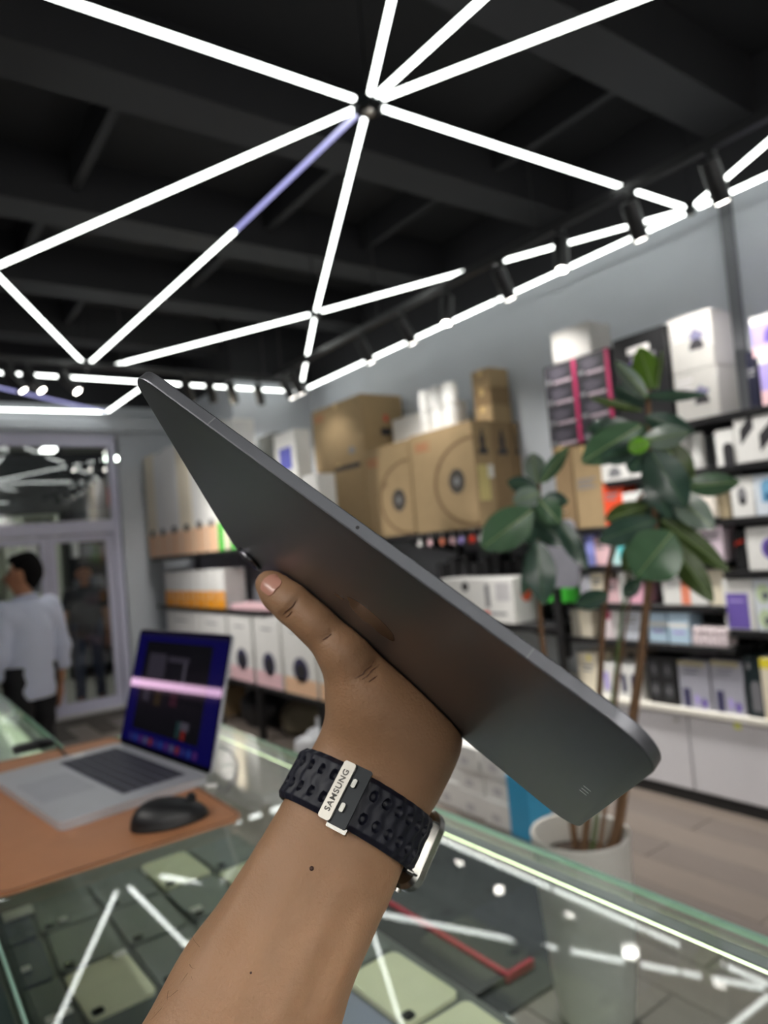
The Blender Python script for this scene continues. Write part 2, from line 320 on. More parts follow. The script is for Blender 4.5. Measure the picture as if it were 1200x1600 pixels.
for i, (a, b) in enumerate((((0.9, -0.6), (-1.2, -0.2)), ((-1.2, -0.2), (-2.3, 1.6)), ((-1.2, -0.2), (-0.4, -1.9)), ((0.9, -0.6), (2.6, -1.9)), ((0.9, -0.6), (0.6, -2.0)), ((-2.3, 1.6), (-1.3, 3.6)), ((-1.3, 3.6), (-0.3, 3.9)), ((-2.3, 1.6), (-0.6, 1.9)), ((-1.2, -0.2), (-0.6, 1.9)))):  # more unseen tubes, added as fill light for the room
    led((a[0], a[1], LZ), (b[0], b[1], LZ), 'LED tube of the web behind and left of the buyer, number %s away' % ('one two three four five six seven eight nine'.split()[i]))
def hub(p, label, r=0.065):
    t = thing('light_hub', p, label, 'light fitting')
    add('hub_body', MB().lathe(p, [(0.0, -0.035), (r * 0.7, -0.032), (r, -0.015), (r, 0.02), (r * 0.6, 0.035), (0, 0.036)], 6 if r > 0.05 else 12), DKMETAL, t)
    add('hanging_wire', MB().tube([p + np.array([0, 0, 0.03]), (p[0], p[1], 3.92)], 0.003, 6), DKMETAL, t)
    add('screw_cap', MB().lathe(p, [(0.0, -0.041), (r * 0.3, -0.04), (r * 0.34, -0.033)], 12), METAL, t)
hub(HUB, 'big dark hub where eight LED tubes meet'); hub(LOW, 'small dark hub under the big one where four tubes meet', 0.04); hub(NR, 'small dark hub at the right wall row of tubes', 0.03); hub(LA, 'dark hub at the left edge joining two tubes', 0.035); hub(NB, 'small dark hub at the back track', 0.03)

# track with spot lamps
TX, TZ = 3.0, 3.09
def track(a, b, label):
    t = thing('light_track', (np.array(a) + np.array(b)) / 2, label, 'light track')
    d = np.array(b) - np.array(a); w = np.array([abs(d[1]) > 0.1, abs(d[0]) > 0.1, 0]) * 0.022
    add('rail', box(np.array(a) - w + [0, 0, -0.02], np.array(b) + w + [0, 0, 0.025], 0.003), SHELFBLK, t)
    n = max(2, int(np.linalg.norm(d) / 1.3))
    for k in range(n + 1): q = np.array(a) + d * (0.02 + 0.96 * k / n); add('hanger', MB().tube([q + [0, 0, 0.02], (q[0], q[1], 3.92 if k % 2 else 3.6)], 0.006, 6), SHELFBLK, t)
track((TX, -0.6, TZ), (TX, 5.6, TZ), 'long black track rail along the right wall carrying spot lamps')
track((-0.9, 5.7, TZ), (TX + 0.02, 5.7, TZ), 'black track rail across the back carrying spot lamps')
def spot(p, aim, label, power=17.0):
    t = thing('spot_lamp', p, label, 'spot lamp', 'black spot lamps on the tracks')
    p = np.array(p, float); aim = np.array(aim, float); aim /= np.linalg.norm(aim); q = p + np.array([0, 0, -0.12])
    add('adapter', box(p + [-0.02, -0.02, -0.045], p + [0.02, 0.02, -0.02], 0.003), SHELFBLK, t)
    add('arm', MB().tube([p + [0, 0, -0.04], q], 0.007, 8), SHELFBLK, t)
    add('head', MB().tube([q - aim * 0.055, q - aim * 0.05, q + aim * 0.125, q + aim * 0.13], [0.033, 0.04, 0.04, 0.038], 16), SHELFBLK, t)
    add('lens', MB().tube([q + aim * 0.131, q + aim * 0.1335], 0.027, 16), SPOTM, t)
    ld = bpy.data.lights.new('spot_beam', 'SPOT'); ld.energy = power; ld.spot_size = math.radians(95); ld.spot_blend = 0.8; ld.shadow_soft_size = 0.04; ld.color = (1.0, 0.97, 0.92)
    lo = bpy.data.objects.new('spot_beam', ld); COL.objects.link(lo); lo.parent = t; lo.location = q + aim * 0.15 - p; lo.rotation_euler = Vector(aim).to_track_quat('-Z', 'Y').to_euler()
for i, (y, lab) in enumerate(((0.83, 'nearest spot lamp, above the right edge'), (1.5, 'brightest spot lamp beside the slanting tube at top right'), (1.9, 'spot lamp just past the small hub of the right row'), (2.33, 'third spot lamp from the top right on the long rail'), (2.77, 'spot lamp over the middle of the upper shelf'), (3.25, 'fifth spot lamp from the top right on the long rail'), (3.7, 'spot lamp over the tall brown cartons'), (4.2, 'seventh spot lamp from the top right on the long rail'), (5.25, 'second spot lamp from the far end of the long rail'), (5.42, 'spot lamp at the far end of the long rail, over the big carton'))):
    spot((TX, y, TZ), (0.45, 0.05 * (i % 3 - 1), -0.9) if i not in (3, 5) else (-0.22, -0.1, -0.95), lab + ', black', (17.0, 17.0, 17.0, 75.0, 15.0, 75.0, 10.0, 8.0, 2.5, 1.2)[i])
track((-1.75, -1.6, TZ), (-1.75, 4.6, TZ), 'black track rail along the left wall, out of view')  # unseen rail and spots added to brighten the counter side
for i in range(5): spot((-1.75, -1.4 + 0.8 * i, TZ), (0.8, -0.1, -0.8), 'black spot lamp of the left rail, %s from the shop back' % 'first second third fourth fifth sixth seventh eighth'.split()[i], 17.0)
track((-1.3, -1.5, TZ), (2.6, -1.5, TZ), 'black track rail behind the photographer, out of view')  # unseen rail and spots added; they brighten the wall behind as bounce
for i in range(5): spot((-1.0 + 0.8 * i, -1.5, TZ), (0.0, -0.75, -0.55), 'black spot lamp behind the photographer, %s from the left' % 'first second third fourth fifth'.split()[i], 90.0)
for i, (u, lab) in enumerate(((18, 'leftmost black spot lamp of the back rail'), (47, 'second black spot lamp from the left on the back rail'), (103, 'third black spot lamp from the left on the back rail'), (290, 'black spot lamp of the back rail just right of the tablet edge'), (327, 'fifth black spot lamp from the left on the back rail'), (360, 'sixth black spot lamp from the left on the back rail'), (402, 'seventh black spot lamp from the left on the back rail'))):
    spot((onY(u, 590, 5.7)[0], 5.7, TZ), (0.55, -0.1 - 0.15 * i, -0.85) if i < 3 else (0.42, 0.5, -0.8), lab, 36.0 if i < 3 else 22.0)

# ------------------------------------------------------------------ glass counter
CZ = 1.10; C0, C1, CYE = 0.094, 0.665, 1.768
GT = glass('counter_glass', (0.965, 0.98, 0.976), 1.5, 0.05); GP = glass('counter_pane', (0.93, 0.97, 0.95), 1.45)
EDGE = mat('green_glass_edge', (150, 186, 170), 0.15); ALU = mat('counter_aluminium', (176, 180, 178), 0.35, 0.6); CBASE = mat('counter_base_laminate', (190, 192, 190), 0.5)
def counter(x0, x1, y0, y1, label, zs=0.86, shm=None):
    t = thing('glass_counter', ((x0 + x1) / 2, (y0 + y1) / 2, 0), label, 'counter')
    add('glass_top', box((x0, y0, CZ - 0.008), (x1 - 0.004, y1 - 0.004, CZ)), GT, t)
    add('polished_edge', box((x1 - 0.004, y0, CZ - 0.008), (x1, y1, CZ), 0.001), EDGE, t); add('polished_edge', box((x0, y1 - 0.004, CZ - 0.008), (x1 - 0.004, y1, CZ), 0.001), EDGE, t)
    add('polished_edge', box((x0 - 0.003, y0, CZ - 0.008), (x0, y1, CZ), 0.001), EDGE, t)
    add('back_pane', box((x1 - 0.013, y0 + 0.01, zs), (x1 - 0.008, y1 - 0.01, CZ - 0.009)), GP, t)
    add('front_pane', box((x0 + 0.006, y0 + 0.01, zs), (x0 + 0.011, y1 - 0.01, CZ - 0.009)), GP, t)
    add('end_pane', box((x0 + 0.015, y1 - 0.016, zs), (x1 - 0.015, y1 - 0.011, CZ - 0.009)), GP, t)
    add('led_strip', box((x1 - 0.03, y0 + 0.03, CZ - 0.0165), (x1 - 0.021, y1 - 0.03, CZ - 0.0125)), STRIPM, t)
    add('led_strip', box((x0 + 0.03, y1 - 0.03, CZ - 0.0165), (x1 - 0.03, y1 - 0.021, CZ - 0.0125)), STRIPM, t)
    add('strip_channel', MB().box((x1 - 0.034, y0 + 0.02, CZ - 0.0122), (x1 - 0.018, y1 - 0.018, CZ - 0.0095)), ALU, t)
    add('display_shelf', box((x0 + 0.012, y0 + 0.012, zs - 0.012), (x1 - 0.014, y1 - 0.014, zs)), shm or mat('counter_shelf', (120, 122, 122), 0.4), t)
    add('base_cabinet', box((x0 + 0.01, y0 + 0.01, 0.08), (x1 - 0.01, y1 - 0.01, zs - 0.013), 0.003), CBASE, t)
    add('kick_plate', box((x0 + 0.04, y0 + 0.04, 0.0), (x1 - 0.04, y1 - 0.04, 0.08)), BLACK, t)
    add('front_rail', box((x0 - 0.055, y0, 0.9), (x0 - 0.004, y1, CZ - 0.012), 0.004), mat('rail_dark_green', (14, 36, 32), 0.4), t)
    return t
counter(C0, C1, -0.35, CYE, 'long glass display counter with glowing far edge under the leather mat')
counter(-0.75, 0.335, CYE + 0.012, 2.95, 'second glass counter at the left edge beyond the leather mat', 1.05, mat('pale_display_shelf', (234, 240, 244), 0.35))

SH = 0.8605
def tabletmesh(w, h, t, r, o, ang):
    ex = np.array([math.cos(ang), math.sin(ang), 0]); ey = np.array([-math.sin(ang), math.cos(ang), 0])
    o = np.array(o) - ex * w / 2 - ey * h / 2
    return MB().prism(rrect(w, h, r, 4), o, ex, ey, (0, 0, 1), t), ex, ey, o
TM = {'grey': mat('tablet_grey', (134, 138, 140), 0.38, 0.15), 'slate': mat('tablet_slate', (100, 106, 110), 0.38, 0.15), 'sage': mat('tablet_sage', (132, 136, 136), 0.38, 0.15), 'pale': mat('tablet_pale', (240, 240, 212), 0.45, 0.1), 'lav': mat('tablet_lavender', (150, 154, 180), 0.4, 0.1), 'navy': mat('tablet_navy', (78, 84, 108), 0.38, 0.15)}
NAMEC = {'grey': 'grey', 'slate': 'slate grey', 'sage': 'greenish grey', 'pale': 'pale cream green', 'lav': 'lavender', 'navy': 'dark navy'}
cols = [0.155, 0.262, 0.369, 0.476, 0.583]; rowsY = [0.70, 0.862, 1.02, 1.178, 1.336, 1.494]
tone = [['grey', 'slate', 'lav', 'lav', 'pale'], ['slate', 'grey', 'lav', 'lav', 'pale'], ['slate', 'slate', 'grey', 'grey', 'sage'], ['slate', 'pale', 'sage', 'grey', 'grey'], ['navy', 'sage', 'sage', 'grey', 'pale'], ['navy', 'sage', 'grey', 'pale', 'grey']]
cn = ['buyer-side column', 'second column from the buyer side', 'middle column', 'fourth column', 'column nearest the glowing edge']; rn = ['nearest row', 'second row', 'third row', 'fourth row', 'fifth row', 'row farthest away']
for r_, yy in enumerate(rowsY):
    for c_, xx in enumerate(cols):
        k = tone[r_][c_]; an = float(rng.uniform(-0.05, 0.05))
        w_, h_ = 0.096, 0.148
        mb, ex, ey, o0 = tabletmesh(w_, h_, 0.007, 0.012, (xx, yy, SH), an)
        o = add('display_tablet', mb, TM[k]); setp(o, '%s tablet in the counter, %s, %s' % (NAMEC[k], cn[c_], rn[r_]), 'tablet', 'tablets laid out in the counter')
        cp = o0 + ex * 0.014 + ey * 0.014 + np.array([0, 0, 0.0071])
        add('camera_bump', MB().prism(rrect(0.017, 0.017, 0.005, 3), cp - ex * 0.008 - ey * 0.008, ex, ey, (0, 0, 1), 0.0016), DKMETAL, o)
        add('camera_lens', MB().lathe(cp + np.array([0, 0, 0.0016]), [(0.0055, 0), (0.0055, 0.0012), (0.0, 0.0014)], 14), mat('lens_black', (8, 8, 10), 0.1), o)
for i, (u, v, wd_, ht_, lab) in enumerate(((306, 1420, 0.02, 0.011, 'white price tag in the counter beside the arm'), (98, 1436, 0.014, 0.01, 'white price tag in the counter below the mat edge'), (40, 1514, 0.014, 0.01, 'white price tag at the left side of the counter'), (102, 1582, 0.02, 0.009, 'white price tag at the bottom left of the counter, right one of two'), (80, 1592, 0.014, 0.012, 'white price tag at the bottom left of the counter, left one of two'), (187, 1490, 0.02, 0.012, 'white price tag above the pale tablet in the counter'), (293, 1474, 0.022, 0.013, 'white price tag against the arm in the counter'), (28, 1427, 0.05, 0.034, 'grey white paper card in the counter below the mat corner'), (560, 1480, 0.016, 0.01, 'small white price tag between the arm and the lavender tablets'))):
    p = onZ(u, v, SH + 0.011); o = add('price_tag', MB().box(p - np.array([wd_ / 2, ht_ / 2, 0.002]), p + np.array([wd_ / 2, ht_ / 2, 0.002])), WHITE); setp(o, lab, 'price tag', 'price tags in the counter')

# leather mat
MZ = CZ + 0.003
mt_ = add('desk_mat', MB().prism([(x + 0.098, y + 1.034) for x, y in rrect(0.345, 0.726, 0.028, 6)], (0, 0, CZ + 0.0003), (1, 0, 0), (0, 1, 0), (0, 0, 1), 0.0027), mat('brown_leather', (178, 122, 84), 0.45, var=0.14, scale=18, bump=0.25, bscale=500))
setp(mt_, 'brown leather desk mat lying on the glass counter under the laptop', 'desk mat')
add('stitched_rim', MB().tube([(x + 0.102, y + 1.038, MZ + 0.0004) for x, y in rrect(0.337, 0.718, 0.025, 6)] + [(0.102 + 0.337, 1.038 + 0.693, MZ + 0.0004)], 0.0012, 6), mat('leather_rim', (104, 62, 42), 0.5), mt_)

# laptop
LW, LD = 0.40, 0.255; Hr = np.array([0.466, 1.235, MZ]); us = np.array([0.125, -0.992, 0]); us /= np.linalg.norm(us); n0 = np.array([us[1], -us[0], 0.0])
tau = math.radians(15.5); ups = np.array([0, 0, 1]) * math.cos(tau) - n0 * math.sin(tau); ns = np.cross(us, ups)
if ns @ n0 < 0: ns = -ns
SIL = mat('laptop_aluminium', (188, 190, 196), 0.38, 0.3); KEYM = mat('key_black', (46, 46, 58), 0.5); KBM = mat('keyboard_well', (128, 128, 142), 0.6)
Hl = Hr - us * LW; lap = thing('laptop', Hl + us * LW / 2 + n0 * LD / 2, 'open silver laptop with a dark page on its blue screen, on the leather mat', 'laptop')
base = add('base', MB().prism(rrect(LW, LD, 0.014), Hl, us, n0, (0, 0, 1), 0.0135), SIL, lap)
kz = np.array([0, 0, 0.0136])
add('keyboard_well', MB().prism(rrect(0.316, 0.118, 0.004), Hl + us * 0.042 + n0 * 0.022 + kz, us, n0, (0, 0, 1), 0.0004), KBM, lap)
kme = None; nk = 0
for r_ in range(6):
    for c_ in range(14):
        if r_ == 5 and 4 <= c_ <= 7: continue
        p = Hl + us * (0.0445 + c_ * 0.0223) + n0 * (0.0245 + r_ * 0.0192) + kz + np.array([0, 0, 0.0004])
        if kme is None: kk = add('key', MB().prism(rrect(0.0195, 0.0165, 0.002, 2), p, us, n0, (0, 0, 1), 0.001), KEYM, lap); kme = kk.data; p0 = p
        else:
            kk = bpy.data.objects.new('key', kme); COL.objects.link(kk); kk.parent = lap; kk.location = p - p0
p = Hl + us * (0.0445 + 4 * 0.0223) + n0 * (0.0245 + 5 * 0.0192) + kz + np.array([0, 0, 0.0004]); add('space_key', MB().prism(rrect(0.0864, 0.0165, 0.002, 2), p, us, n0, (0, 0, 1), 0.001), KEYM, lap)
add('trackpad', MB().prism(rrect(0.15, 0.09, 0.005), Hl + us * 0.125 + n0 * 0.152 + kz, us, n0, (0, 0, 1), 0.0003), mat('trackpad_grey', (176, 178, 186), 0.4, 0.25), lap)
S0 = Hl + np.array([0, 0, 0.012]) - n0 * 0.002; SHT = 0.25
lid = add('lid', MB().prism(rrect(LW, SHT, 0.012), S0, us, ups, -ns, 0.005), SIL, lap)
add('bezel', MB().prism(rrect(LW - 0.003, SHT - 0.003, 0.011), S0 + us * 0.0015 + ups * 0.0015, us, ups, ns, 0.0006), mat('bezel_black', (6, 6, 10), 0.06), lap)
def scr(name, x, y, w, h, m, dz=0.0007, r=0.002): return add(name, MB().prism(rrect(w, h, r, 3), S0 + us * x + ups * y + ns * dz, us, ups, ns, 0.00015), m, lap)
def emg(key, rgb, s): m = emit(key, rgb, s); b = m.node_tree.nodes['Principled BSDF']; b.inputs['Base Color'].default_value = (0.004, 0.004, 0.006, 1); b.inputs['Roughness'].default_value = 0.03; return m
scr('wallpaper', 0.006, 0.012, LW - 0.012, SHT - 0.019, emg('screen_blue', (14, 6, 120), 0.1))
scr('menu_bar', 0.006, SHT - 0.014, LW - 0.012, 0.007, emg('screen_dark', (10, 8, 30), 0.8), 0.0009)
scr('page_window', 0.05, 0.04, 0.29, 0.185, emg('screen_page', (8, 8, 11), 0.3), 0.0009)
PV = [emg('screen_thumb%d' % i, c, 0.15) for i, c in enumerate(((70, 66, 78), (96, 92, 104), (60, 48, 20), (70, 30, 44), (40, 70, 70), (140, 40, 34), (20, 22, 26)))]
for x, y, w, h, q in ((0.075, 0.15, 0.08, 0.05, 0), (0.165, 0.185, 0.09, 0.012, 0), (0.175, 0.145, 0.05, 0.035, 6), (0.235, 0.14, 0.012, 0.05, 1), (0.13, 0.095, 0.03, 0.03, 2), (0.2, 0.1, 0.03, 0.028, 3), (0.26, 0.06, 0.035, 0.016, 1), (0.245, 0.045, 0.018, 0.03, 4), (0.268, 0.043, 0.016, 0.018, 5), (0.075, 0.1, 0.03, 0.03, 0)): scr('page_picture', x, y, w, h, PV[q], 0.0011)
DK = [emg('dock_%d' % i, c, 0.1) for i, c in enumerate(((70, 70, 160), (110, 60, 150), (170, 70, 80), (60, 90, 190), (120, 120, 170)))]
for i in range(13): scr('dock_icon', 0.045 + i * 0.0235, 0.016, 0.016, 0.014, DK[(i * 3) % 5], 0.0011, 0.004)

# LED tube behind the camera whose mirror image crosses the screen
def scr_reflect(u, v):
    d = ray(u, v); d /= np.linalg.norm(d); p0 = S0 + ns * 0.0013; tt = ((p0 - CAM) @ ns) / (d @ ns); h = CAM + d * tt; r = d - 2 * (d @ ns) * ns
    return h, r
(h1, r1), (h2, r2) = scr_reflect(203, 1064), scr_reflect(350, 1084)
def upto(h, r): 
    k = (LZ - h[2]) / r[2] if r[2] > 0.02 else 4.0
    return h + r * k
s1 = h1 + r1 * ((-2.55 - h1[0]) / r1[0]); s2 = h2 + r2 * ((-2.55 - h2[0]) / r2[0]); print('STRIP', s1, s2)
t = thing('shelf_light', (s1 + s2) / 2, 'lit pinkish tube on the left wall, mirrored in the laptop screen', 'tube light')
add('diffuser', MB().tube([s1, s2], 0.035, 12), emit('wall_tube_pink', (255, 206, 244), 3.6), t); add('batten', box(np.minimum(s1, s2) + [-0.048, 0, -0.05], np.maximum(s1, s2) + [-0.036, 0, 0.05]), SHELFBLK, t)

# ------------------------------------------------------------------ wall shelving
SX = 3.40
def unit(name, label, boards, uprights=(), brackets=(), x0=SX, x1=WR - 0.002, th=0.034, mt=SHELFBLK):
    ys = [b[0] for b in boards] + [b[1] for b in boards]
    t = thing(name, (x1, (min(ys) + max(ys)) / 2, min(b[2] for b in boards)), label, 'shelf')
    for b in boards:
        xx = b[3] if len(b) > 3 else x0
        add('shelf_board', box((xx, b[0], b[2] - th), (x1, b[1], b[2]), 0.003), mt, t)
    for y, za, zb in uprights: add('upright', box((x1 - 0.035, y - 0.018, za), (x1, y + 0.018, zb), 0.002), mt, t)
    for y, z, xx in brackets: add('bracket', MB().prism([(0, 0), (0, -0.12), (-(x1 - xx) * 0.9, -0.02), (-(x1 - xx) * 0.9, 0)], (x1, y - 0.004, z - th), (1, 0, 0), (0, 0, 1), (0, 1, 0), 0.008), mt, t)
    return t
Z1, Z2, Z3, Z4, Z5 = 1.99, 1.735, 1.475, 1.215, 0.925     # nearer bay at the right edge
yA = onX(1135, 885, SX)[1]
unit('shelving_bay', 'black wall shelves at the right edge, boards a step higher than the bay beside it', [(0.4, yA + 0.02, z) for z in (Z2, Z3, Z4, Z5)], [(yA - 0.03, 0.5, Z1 - 0.04), (0.9, 0.5, Z1 - 0.04)], [(yA - 0.1, z, SX) for z in (Z2, Z3, Z4, Z5)])
unit('wall_shelf', 'topmost black shelf at right, under the white camera boxes', [(0.4, 2.62, Z1)], [], [(2.3, Z1, SX), (1.0, Z1, SX)])
yB0, yB1 = yA + 0.03, onX(868, 940, SX)[1]
W1, W2, W3, W4 = 1.485, 1.262, 1.042, 0.836
unit('shelving_bay', 'black wall shelves behind the plant, four close boards', [(yB0, yB1, z) for z in (W1, W2, W3)] + [(yB0 - 0.02, yB1, W4, SX)] + [(yB0, onX(944, 740, SX)[1], 1.74)], [(yB0 + 0.03, 0.5, 1.95), (yB1 - 0.02, 0.5, 1.95)], [(yB0 + 0.1, z, SX) for z in (W1, W2, W3, W4)])
ZC = 1.552
unit('long_shelf', 'long black wall shelf carrying the big brown cartons', [(yB1 + 0.01, 5.88, ZC)], [(y, 0.6, ZC) for y in (3.3, 4.3, 5.3)], [(3.3, ZC, SX), (4.4, ZC, SX)], th=0.05)
ZP = 0.90
unit('wall_shelf', 'black shelf under the long one, holding the white appliance box', [(yB1 + 0.01, 5.6, ZP)], [], [(3.2, ZP, SX), (4.6, ZP, SX)], th=0.05)
# base cabinets
ZB = 0.50
t = thing('base_cabinet', (3.66, 1.9, 0), 'low white cabinet with a black kick along the floor under the right shelves', 'cabinet')
WCAB = mat('white_laminate', (206, 204, 208), 0.45, var=0.02)
add('carcass', box((3.44, -0.3, 0.062), (WR - 0.002, 4.0, ZB - 0.032)), WCAB, t); add('kick_plate', box((3.43, -0.3, 0.0), (3.6, 4.0, 0.062)), BLACK, t)
add('top_board', box((SX, -0.3, ZB - 0.03), (WR - 0.002, 4.0, ZB), 0.003), mat('top_board_white', (222, 218, 208), 0.45), t)
for i in range(7):
    d0 = -0.28 + i * 0.61; dd = add('cabinet_door', box((3.422, d0, 0.072), (3.439, d0 + 0.6, ZB - 0.04), 0.002), WCAB, t)
    add('door_knob', MB().tube([(3.421, d0 + 0.06, ZB - 0.07), (3.405, d0 + 0.06, ZB - 0.07)], 0.009, 12), METAL, dd)

p = onX(1152, 1134, 3.42); add('yellow_sticker', box((3.4205, p[1] - 0.018, p[2] - 0.018), (3.4225, p[1] + 0.018, p[2] + 0.02)), mat('sticker_lime', (214, 220, 120), 0.5), t)
# ------------------------------------------------------------------ goods on the shelves
def carton(name, label, cat, X, y0, y1, z0, z1, dep, mt, group=None, lid=None, tape=None, bev=0.003):
    y0, y1 = min(y0, y1), max(y0, y1); z0 += 0.0006
    mb = box((X, y0, z0), (X + dep, y1, z1), bev); o = add(name, mb, mt, origin=(X + dep / 2, (y0 + y1) / 2, z0)); setp(o, label, cat, group); o['_b'] = [X, y0, y1, z0, z1, dep]
    if lid: h = (z1 - z0) * lid; add('lid', box((X - 0.0008, y0 - 0.0008, z1 - h), (X + dep + 0.0008, y1 + 0.0008, z1 + 0.0008), bev), mt, o)
    if tape: add('tape_strip', MB().box((X - 0.0006, (y0 + y1) / 2 - 0.024, z1 - 0.05), (X + 0.002, (y0 + y1) / 2 + 0.024, z1 + 0.0006)).box((X, (y0 + y1) / 2 - 0.024, z1 - 0.001), (X + dep, (y0 + y1) / 2 + 0.024, z1 + 0.0006)), TAPE, o)
    return o
NEXT = {W3: W2, W2: W1, W4: W3, ZB: W4, Z5: Z4, Z4: Z3, Z3: Z2, Z2: Z1}
def prod(name, label, cat, X, uL, vL, uR, vR, vT, z0, dep, mt, **kw):
    a = onX(uL, vL, X); b = onX(uR, vR, X); c = onX(uR, vT, X); return carton(name, label, cat, X, b[1] + 0.001, a[1] - 0.001, z0, min(c[2], NEXT.get(z0, 9) - 0.04), dep, mt, **kw)
def front(o, name, fy0, fy1, fz0, fz1, mt, shape='rect', th=0.0012):
    """a print on the aisle side; fractions run left to right as the aisle sees it and bottom to top"""
    X, y0, y1, z0, z1, dep = o['_b']; Y = lambda f: y1 - f * (y1 - y0); Zf = lambda f: z0 + f * (z1 - z0)
    yc, zc = (Y(fy0) + Y(fy1)) / 2, (Zf(fz0) + Zf(fz1)) / 2; w, h = abs(Y(fy1) - Y(fy0)), abs(Zf(fz1) - Zf(fz0))
    if shape == 'rect': P = [(-w / 2, -h / 2), (w / 2, -h / 2), (w / 2, h / 2), (-w / 2, h / 2)]
    elif shape == 'oval': P = oval(w, h)
    elif shape == 'arch': P = [(-w / 2, -h / 2), (w / 2, -h / 2)] + [(w / 2 * math.cos(a), h / 2 - w / 2 + w / 2 * math.sin(a)) for a in np.linspace(0, math.pi, 12)]
    elif shape == 'slant': P = [(-w / 2, -h / 2), (-w / 2, 0), (w / 2, h / 2), (w / 2, 0)]
    elif shape == 'blob': P = [(w / 2 * (0.75 + 0.25 * math.sin(5 * a)) * math.cos(a), h / 2 * (0.8 + 0.2 * math.cos(3 * a)) * math.sin(a)) for a in np.linspace(0, 2 * math.pi, 24, endpoint=False)]
    elif shape == 'ring':
        n = 40; mb = MB(); V = []
        for k in range(n + 1):
            a = math.radians(85 + 190 * k / n)
            for r in (0.5, 0.46): V.append((w * r * math.cos(a), h * r * math.sin(a)))
        for k in range(n): mb.prism([V[2 * k], V[2 * k + 1], V[2 * k + 3], V[2 * k + 2]], (X, yc, zc), (0, -1, 0), (0, 0, 1), (-1, 0, 0), th)
        return add(name, mb, mt, o)
    return add(name, MB().prism(P, (X + 0.0003, yc, zc), (0, -1, 0), (0, 0, 1), (-1, 0, 0), th), mt, o)
def side(o, name, fx0, fx1, fz0, fz1, mt, shape='rect', th=0.0012):
    X, y0, y1, z0, z1, dep = o['_b']; xc, zc = X + dep * (fx0 + fx1) / 2, z0 + (z1 - z0) * (fz0 + fz1) / 2; w, h = dep * (fx1 - fx0), (z1 - z0) * (fz1 - fz0)
    P = [(-w / 2, -h / 2), (w / 2, -h / 2), (w / 2, h / 2), (-w / 2, h / 2)] if shape == 'rect' else oval(w, h)
    if shape == 'chair': P = [(x * w, y * h) for x, y in ((-.5, -.5), (.5, -.5), (.5, -.32), (.2, -.2), (.25, .1), (.12, .32), (.1, .5), (-.12, .5), (-.15, .3), (-.3, .05), (-.22, -.25), (-.5, -.35))]
    return add(name, MB().prism(P, (xc, y0 + 0.0003, zc), (1, 0, 0), (0, 0, 1), (0, -1, 0), th), mt, o)
def lines(o, fy0, fy1, fz, n=2, mt=None, h=0.012, gap=0.024):
    mb = MB(); X, y0, y1, z0, z1, dep = o['_b']
    for k in range(n):
        z = z0 + fz * (z1 - z0) - k * gap; e = fy1 - (0.2 * (k % 2)) * (fy1 - fy0); mb.box((X - 0.001, y1 - fy0 * (y1 - y0), z), (X + 0.0003, y1 - e * (y1 - y0), z - h))
    r = add('printed_text', mb, mt or GREYINK, o); r['kind'] = 'stuff'; return r

# brown cartons on the long shelf
KX = SX + 0.015
cC = prod('brown_carton', 'largest brown carton with a half circle and dark disc print, nearest of the big ones', 'carton', KX, 645, 760, 745, 760, 653, ZC, 0.19, KRAFT, group='big brown cartons on the long shelf')
front(cC, 'circle_line', 0.36, 1.6 - 0.02, 0.02, 0.86, mat('brown_ink', (120, 96, 66), 0.8), 'ring'); front(cC, 'disc_print', 0.6, 0.84, 0.34, 0.58, mat('disc_ink', (62, 58, 52), 0.7), 'oval'); front(cC, 'disc_core', 0.68, 0.76, 0.42, 0.5, GREYINK, 'oval', 0.002); lines(cC, 0.1, 0.34, 0.9, 3, mat('rust_ink', (176, 104, 70), 0.8)); front(cC, 'slot_mark', 0.42, 0.5, 0.56, 0.7, mat('brown_ink', (120, 96, 66), 0.8), 'slant')
bC = cC['_b']
def chairside(o): side(o, 'chair_picture', 0.25, 0.75, 0.68, 0.92, DARK, 'chair')
chairside(cC); side(cC, 'paper_label', 0.15, 0.7, 0.25, 0.58, mat('buff_label', (206, 192, 128), 0.7)); side(cC, 'white_label', 0.62, 0.92, 0.46, 0.58, WHITE)
zt = bC[4]
for i, lab in enumerate(('middle one of three brown cartons standing behind each other with a chair picture', 'rear one of three brown cartons with a chair picture, beside the pink striped boxes')):
    x = KX + 0.195 + i * 0.215
    o = carton('brown_carton', lab, 'carton', x, bC[1] + 0.004, bC[2], ZC, zt - 0.004, 0.2 if i == 0 else 0.07 + 0.0, KRAFT2, group='big brown cartons on the long shelf'); chairside(o)
cB = prod('brown_carton', 'brown carton with a half circle print under the top one', 'carton', KX, 572, 770, 643, 760, 684, ZC, 0.36, KRAFT, group='big brown cartons on the long shelf')
front(cB, 'circle_line', 0.3, 1.55, 0.0, 0.8, mat('brown_ink', (120, 96, 66), 0.8), 'ring'); front(cB, 'disc_print', 0.58, 0.86, 0.26, 0.5, mat('disc_ink', (62, 58, 52), 0.7), 'oval'); front(cB, 'disc_core', 0.68, 0.76, 0.34, 0.42, GREYINK, 'oval', 0.002); lines(cB, 0.08, 0.34, 0.88, 3, mat('rust_ink', (176, 104, 70), 0.8)); front(cB, 'slot_mark', 0.36, 0.48, 0.5, 0.62, mat('brown_ink', (120, 96, 66), 0.8), 'slant')
b = cB['_b']; yl = onX(492, 700, KX)[1]
cA2 = carton('brown_carton', 'brown carton at the bottom left of the stack, mostly behind the tablet', 'carton', KX, b[2] + 0.01, yl, ZC, b[4] - 0.05, 0.4, KRAFT, group='big brown cartons on the long shelf', tape=True); lines(cA2, 0.06, 0.3, 0.9, 3, mat('rust_ink', (176, 104, 70), 0.8)); front(cA2, 'dark_bar', 0.42, 0.95, 0.9, 0.96, DARK)
